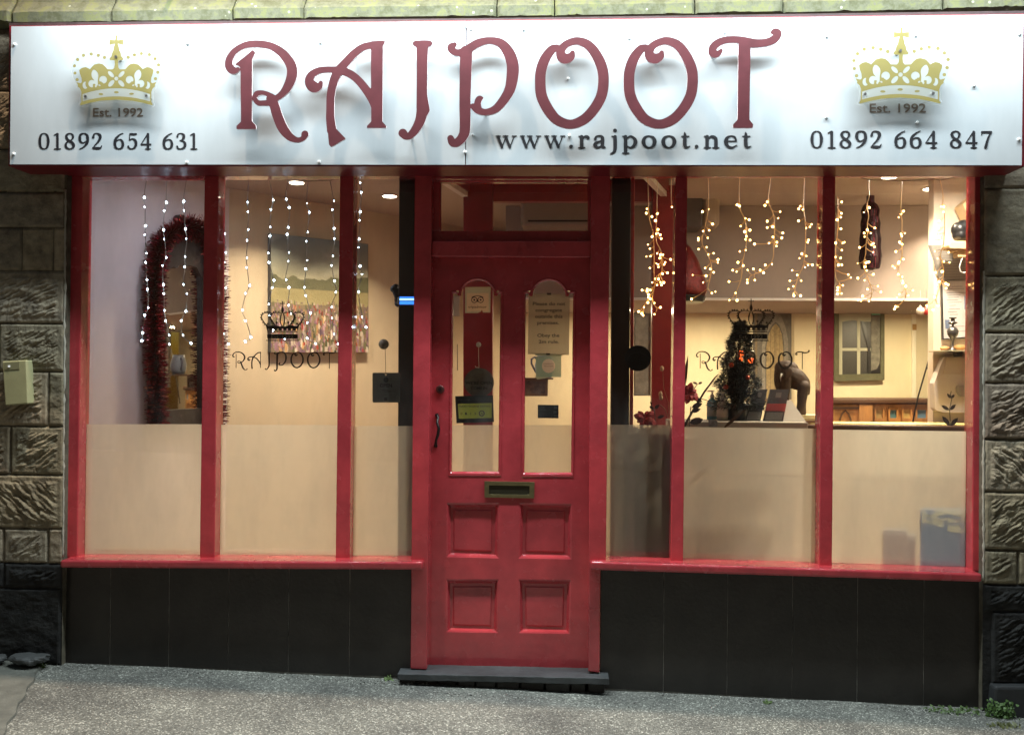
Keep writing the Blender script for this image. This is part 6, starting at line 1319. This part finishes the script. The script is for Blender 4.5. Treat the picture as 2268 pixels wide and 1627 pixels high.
leaflet('dark leaflet with a red band in a clear holder below the elephant', [(1706, 862), (1748, 862), (1734, 933), (1690, 932)], True)
mb = MB(); A = [at(1742, 886, .45), at(1752, 886, .45), at(1786, 934, .40), at(1731, 934, .40)]; mb.hull8(A, [p+Vector((0, .003, 0)) for p in A]); props(mb.build('tent_card', M_PAPER), 'white folded card standing right of the leaflets', 'card')
mb = MB(); mb.prism([(1570, 929), (1589, 930), (1589, 945), (1570, 944)], .285, .012); props(mb.build('picture_card', mat('pale_picture_card', (.32, .33, .36), .5, var=.5, vscale=60)), 'small pale picture card at the ledge edge below the bottles', 'card')
# ---- books under the elephant and elephant
bz0 = zl_
eb_ = at(1790, 917, .50); mb = MB()
for i in range(3):
    z0 = za+.004+i*.014 if i else za+.004
    b = MB(); b.box(at(1764+i*4, 930, .7).x, at(1828, 930, .7).x, .67+.01*i, .90, za+.0045+i*.0142, za+.0180+i*.0142); props(b.build('book', mat('book%s' % 'abc'[i], [(.16, .08, .04), (.55, .45, .22), (.60, .50, .28)][i], .6), bevel=.001), ['brown book at the bottom of the stack under the elephant', 'tan book in the middle of the stack under the elephant', 'pale book on top of the stack under the elephant'][i], 'book')
EY = .76; ezb = za+.0180+2*.0142
EP = lambda x, y, dy=0: at((x/3.254+2140)*.70195, (y/3.254+900)*.70195, EY+dy)
el = thing('elephant_figurine', 'carved dark wooden elephant figurine standing on the books', 'figurine', EP(1200, 1325)); K = .00069
mb = MB()
def cap(pts, dy=0, fl=1.0):
    P = _cat([(a, b_, r_) for a, b_, r_ in pts], 5) if len(pts) > 2 else np.array(pts, float)
    for a, b_, r_ in P: mb.sphere(EP(a, b_, dy), (r_*K, r_*K*fl, r_*K), 12, 8)
cap([(1150, 925, 84), (1205, 960, 86), (1268, 1000, 68)], 0, .75)      # the barrel of the body
cap([(1062, 845, 58), (1110, 848, 64), (1165, 862, 58)], 0, .7); cap([(1035, 812, 24), (1100, 800, 24), (1175, 812, 24)], 0, .8)
cap([(1040, 860, 40), (1020, 930, 30), (1015, 1000, 25), (1030, 1052, 23)], 0, 1)      # trunk
for dy in (-.024, .024):
    cap([(1288, 1040, 52), (1274, 1130, 44), (1266, 1220, 38), (1260, 1305, 44)], dy, .8)   # hind legs
    cap([(1108, 960, 46), (1100, 1080, 38), (1098, 1200, 34), (1096, 1300, 40)], dy, .8)
    cap([(1100, 850, 36), (1128, 890, 38), (1112, 935, 24)], dy*2.2, .25)
cap([(1318, 960, 13), (1344, 1010, 10), (1346, 1070, 9), (1336, 1110, 13)], 0, 1)
o = mb.build('body', mat('carved_wood', (.075, .045, .026), .6, spec=.3, bump=.6, bscale=60, var=.45, vscale=18), el)
q_ = o.modifiers.new('r', 'REMESH'); q_.mode = 'VOXEL'; q_.voxel_size = .0035; q_.use_smooth_shade = True; o.modifiers.new('s', 'SMOOTH').iterations = 4
for dy in (-.022, .022):
    mb = MB(); mb.tube([EP(1062, 905, dy), EP(1052, 950, dy-.002), EP(1056, 995, dy-.004)], [.0055, .005, .0015], 8); mb.build('tusk', mat('ivory', (.62, .56, .42), .4), el, smooth=True)
# ---- flowers and twigs in the window
def poinsettia(lab, c, n, R_, stems, lvs):
    r = thing('poinsettia', lab, 'flower', at(*c, .22)); mb = MB()
    for k in range(n):
        a = k/n*6.28+rng.uniform(-.2, .2); d = Vector((math.cos(a), math.sin(a)*.9)); L = R_*rng.uniform(.7, 1.1); Y = .20+rng.uniform(-.03, .03)
        base = Vector(c); tip = base+d*L; nrm = Vector((-d.y, d.x)); P = [at(*base, Y)]
        for t_, w_ in ((.3, .20), (.6, .30), (.85, .18)): P.append(at(*(base+d*L*t_+nrm*L*w_), Y-.01*t_))
        P.append(at(*tip, Y+.012))
        for t_, w_ in ((.85, .18), (.6, .30), (.3, .20)): P.append(at(*(base+d*L*t_-nrm*L*w_), Y+.01*t_))
        mid = at(*(base+d*L*.55), Y-.016); mb.add(P+[mid], [(i, (i+1) % 8, 8) for i in range(8)])
    mb.build('petals', mat('red_velvet_petal', (.33, .01, .02), .6), r, fix=False)
    mb = MB()
    for s_ in stems: mb.tube([at(u, v, .21) for u, v in s_], .0022, 6)
    for b0, t0, w_ in lvs: leaf(mb, b0, t0, w_, .205)
    mb.build('leaves', mat('dark_plum_leaf', (.035, .02, .022), .5), r)
poinsettia('red artificial flower at the foot of the narrow pane', (1428, 927), 9, 27, [[(1453, 945), (1450, 910), (1442, 895)]], [((1448, 905), (1438, 899), 3), ((1450, 905), (1460, 896), 4), ((1444, 896), (1440, 889), 2), ((1455, 925), (1472, 920), 4)])
poinsettia('dark red artificial flower left of the pump bottles', (1526, 872), 10, 28, [[(1530, 900), (1526, 945)], [(1530, 870), (1545, 850)]], [((1545, 850), (1534, 846), 2.5), ((1546, 850), (1556, 846), 2.5), ((1532, 902), (1556, 893), 6), ((1530, 912), (1552, 905), 5), ((1527, 936), (1558, 928), 8), ((1535, 880), (1556, 890), 5)])
tw = thing('dried_branch', 'bare dark branch slanting across the lower corner of the middle pane', 'branch', at(1520, 945, .25))
mb = MB(); mb.tube([at(*q, .25) for q in ((1512, 950), (1533, 912), (1560, 868), (1582, 838), (1591, 828))], [.007, .006, .005, .004, .0015], 7); mb.tube([at(*q, .25) for q in ((1546, 882), (1562, 885), (1578, 892))], .0022, 5); mb.build('stem', mat('branch_bark', (.05, .03, .02), .6, bump=.5, bscale=80), tw)
mb = MB(); leaf(mb, (1512, 880), (1524, 786), 4, .2); leaf(mb, (1600, 950), (1652, 905), 4, .22); mb.build('blade_leaf', mat('blade', (.09, .05, .025), .6), tw)
cb = thing('bud_twig', 'twig with pale round buds beside the red porch post', 'twig', at(1475, 945, .2))
mb = MB(); mb.tube([at(*q, .2) for q in ((1482, 945), (1480, 890), (1470, 860), (1468, 822))], .0016, 5); mb.tube([at(*q, .2) for q in ((1480, 925), (1473, 905), (1461, 895))], .002, 5); mb.build('stem', mat('pale_twig', (.35, .22, .12), .6), cb)
for u, v in ((1466, 816), (1463, 872), (1446+18, 880)): 
    mb = MB(); mb.sphere(at(u, v, .2), (.010, .010, .014), 12, 8); mb.build('bud', mat('bud_cream', (.62, .48, .30), .7), cb, smooth=True)
# ---- behind the door glass
r, s = fpic('relief_picture', 'brown framed dark relief picture seen through the right door glass', [(1150, 836), (1214, 840), (1213, 877), (1150, 877)], 1.7, 6, mat('brown_frame', (.17, .10, .05), .5, bump=.3), mat('dark_relief', (.06, .04, .03), .6, bump=1, bscale=30, var=.6, vscale=20, var_col=(.20, .14, .10)))
jg = thing('jug', 'blue grey handled jug seen beside the teal sticker', 'jug', at(1206, 836, 1.66)); jc = at(1206, 836, 1.62)
mb = MB(); mb.lathe([(.045, 0), (.06, .03), (.066, .08), (.05, .14), (.045, .16)], jc, 24); mb.build('body', mat('blue_grey_glaze', (.20, .24, .32), .3), jg, smooth=True)
mb = MB(); mb.tube([at(*q, 1.62) for q in ((1192, 797), (1184, 791), (1177, 795), (1177, 805), (1182, 815), (1187, 824))], .007, 8); mb.build('handle', mat('blue_grey_glaze2', (.13, .14, .22), .3), jg, smooth=True)
mb = MB(); mb.box(at(1150, 877, 1.62).x, at(1225, 877, 1.62).x, 1.53, 1.78, jc.z-.012, jc.z-.001); props(mb.build('small_shelf', M_WOODD, bevel=.002), 'small dark shelf carrying the jug', 'shelf')
r, s = fpic('narrow_picture', 'tall narrow pale picture beyond the fairy lights in the narrow pane', [(1404, 690), (1443, 694), (1443, 876), (1404, 876)], 1.75, 3, mat('grey_frame', (.20, .18, .15), .5), mat('pale_picture', (.42, .40, .32), .7, var=.4, vscale=14))
mb = MB(); mb.prism([(1030-26, 655), (1018, 655), (1018, 700), (1004, 700)], 1.3, .01); mb.prism([(1012, 762), (1014, 762), (1014, 820), (1012, 820)], 1.28, .012); 
props(mb.build('entry_panel', mat('entry_grey', (.30, .26, .18), .5)), 'grey entry panel and pull handle behind the left door glass', 'fitting')

# ---- dark block across the street, unseen, added to keep sky glow off the glass
mb = MB(); mb.box(-22, 22, -15, -12, gz(-22, -13)-2, 9); props(mb.build('terrace_blocker', mat('dark_terrace', (.10, .085, .075), .9)), 'unseen dark row of buildings added across the street to block sky glow', 'building')
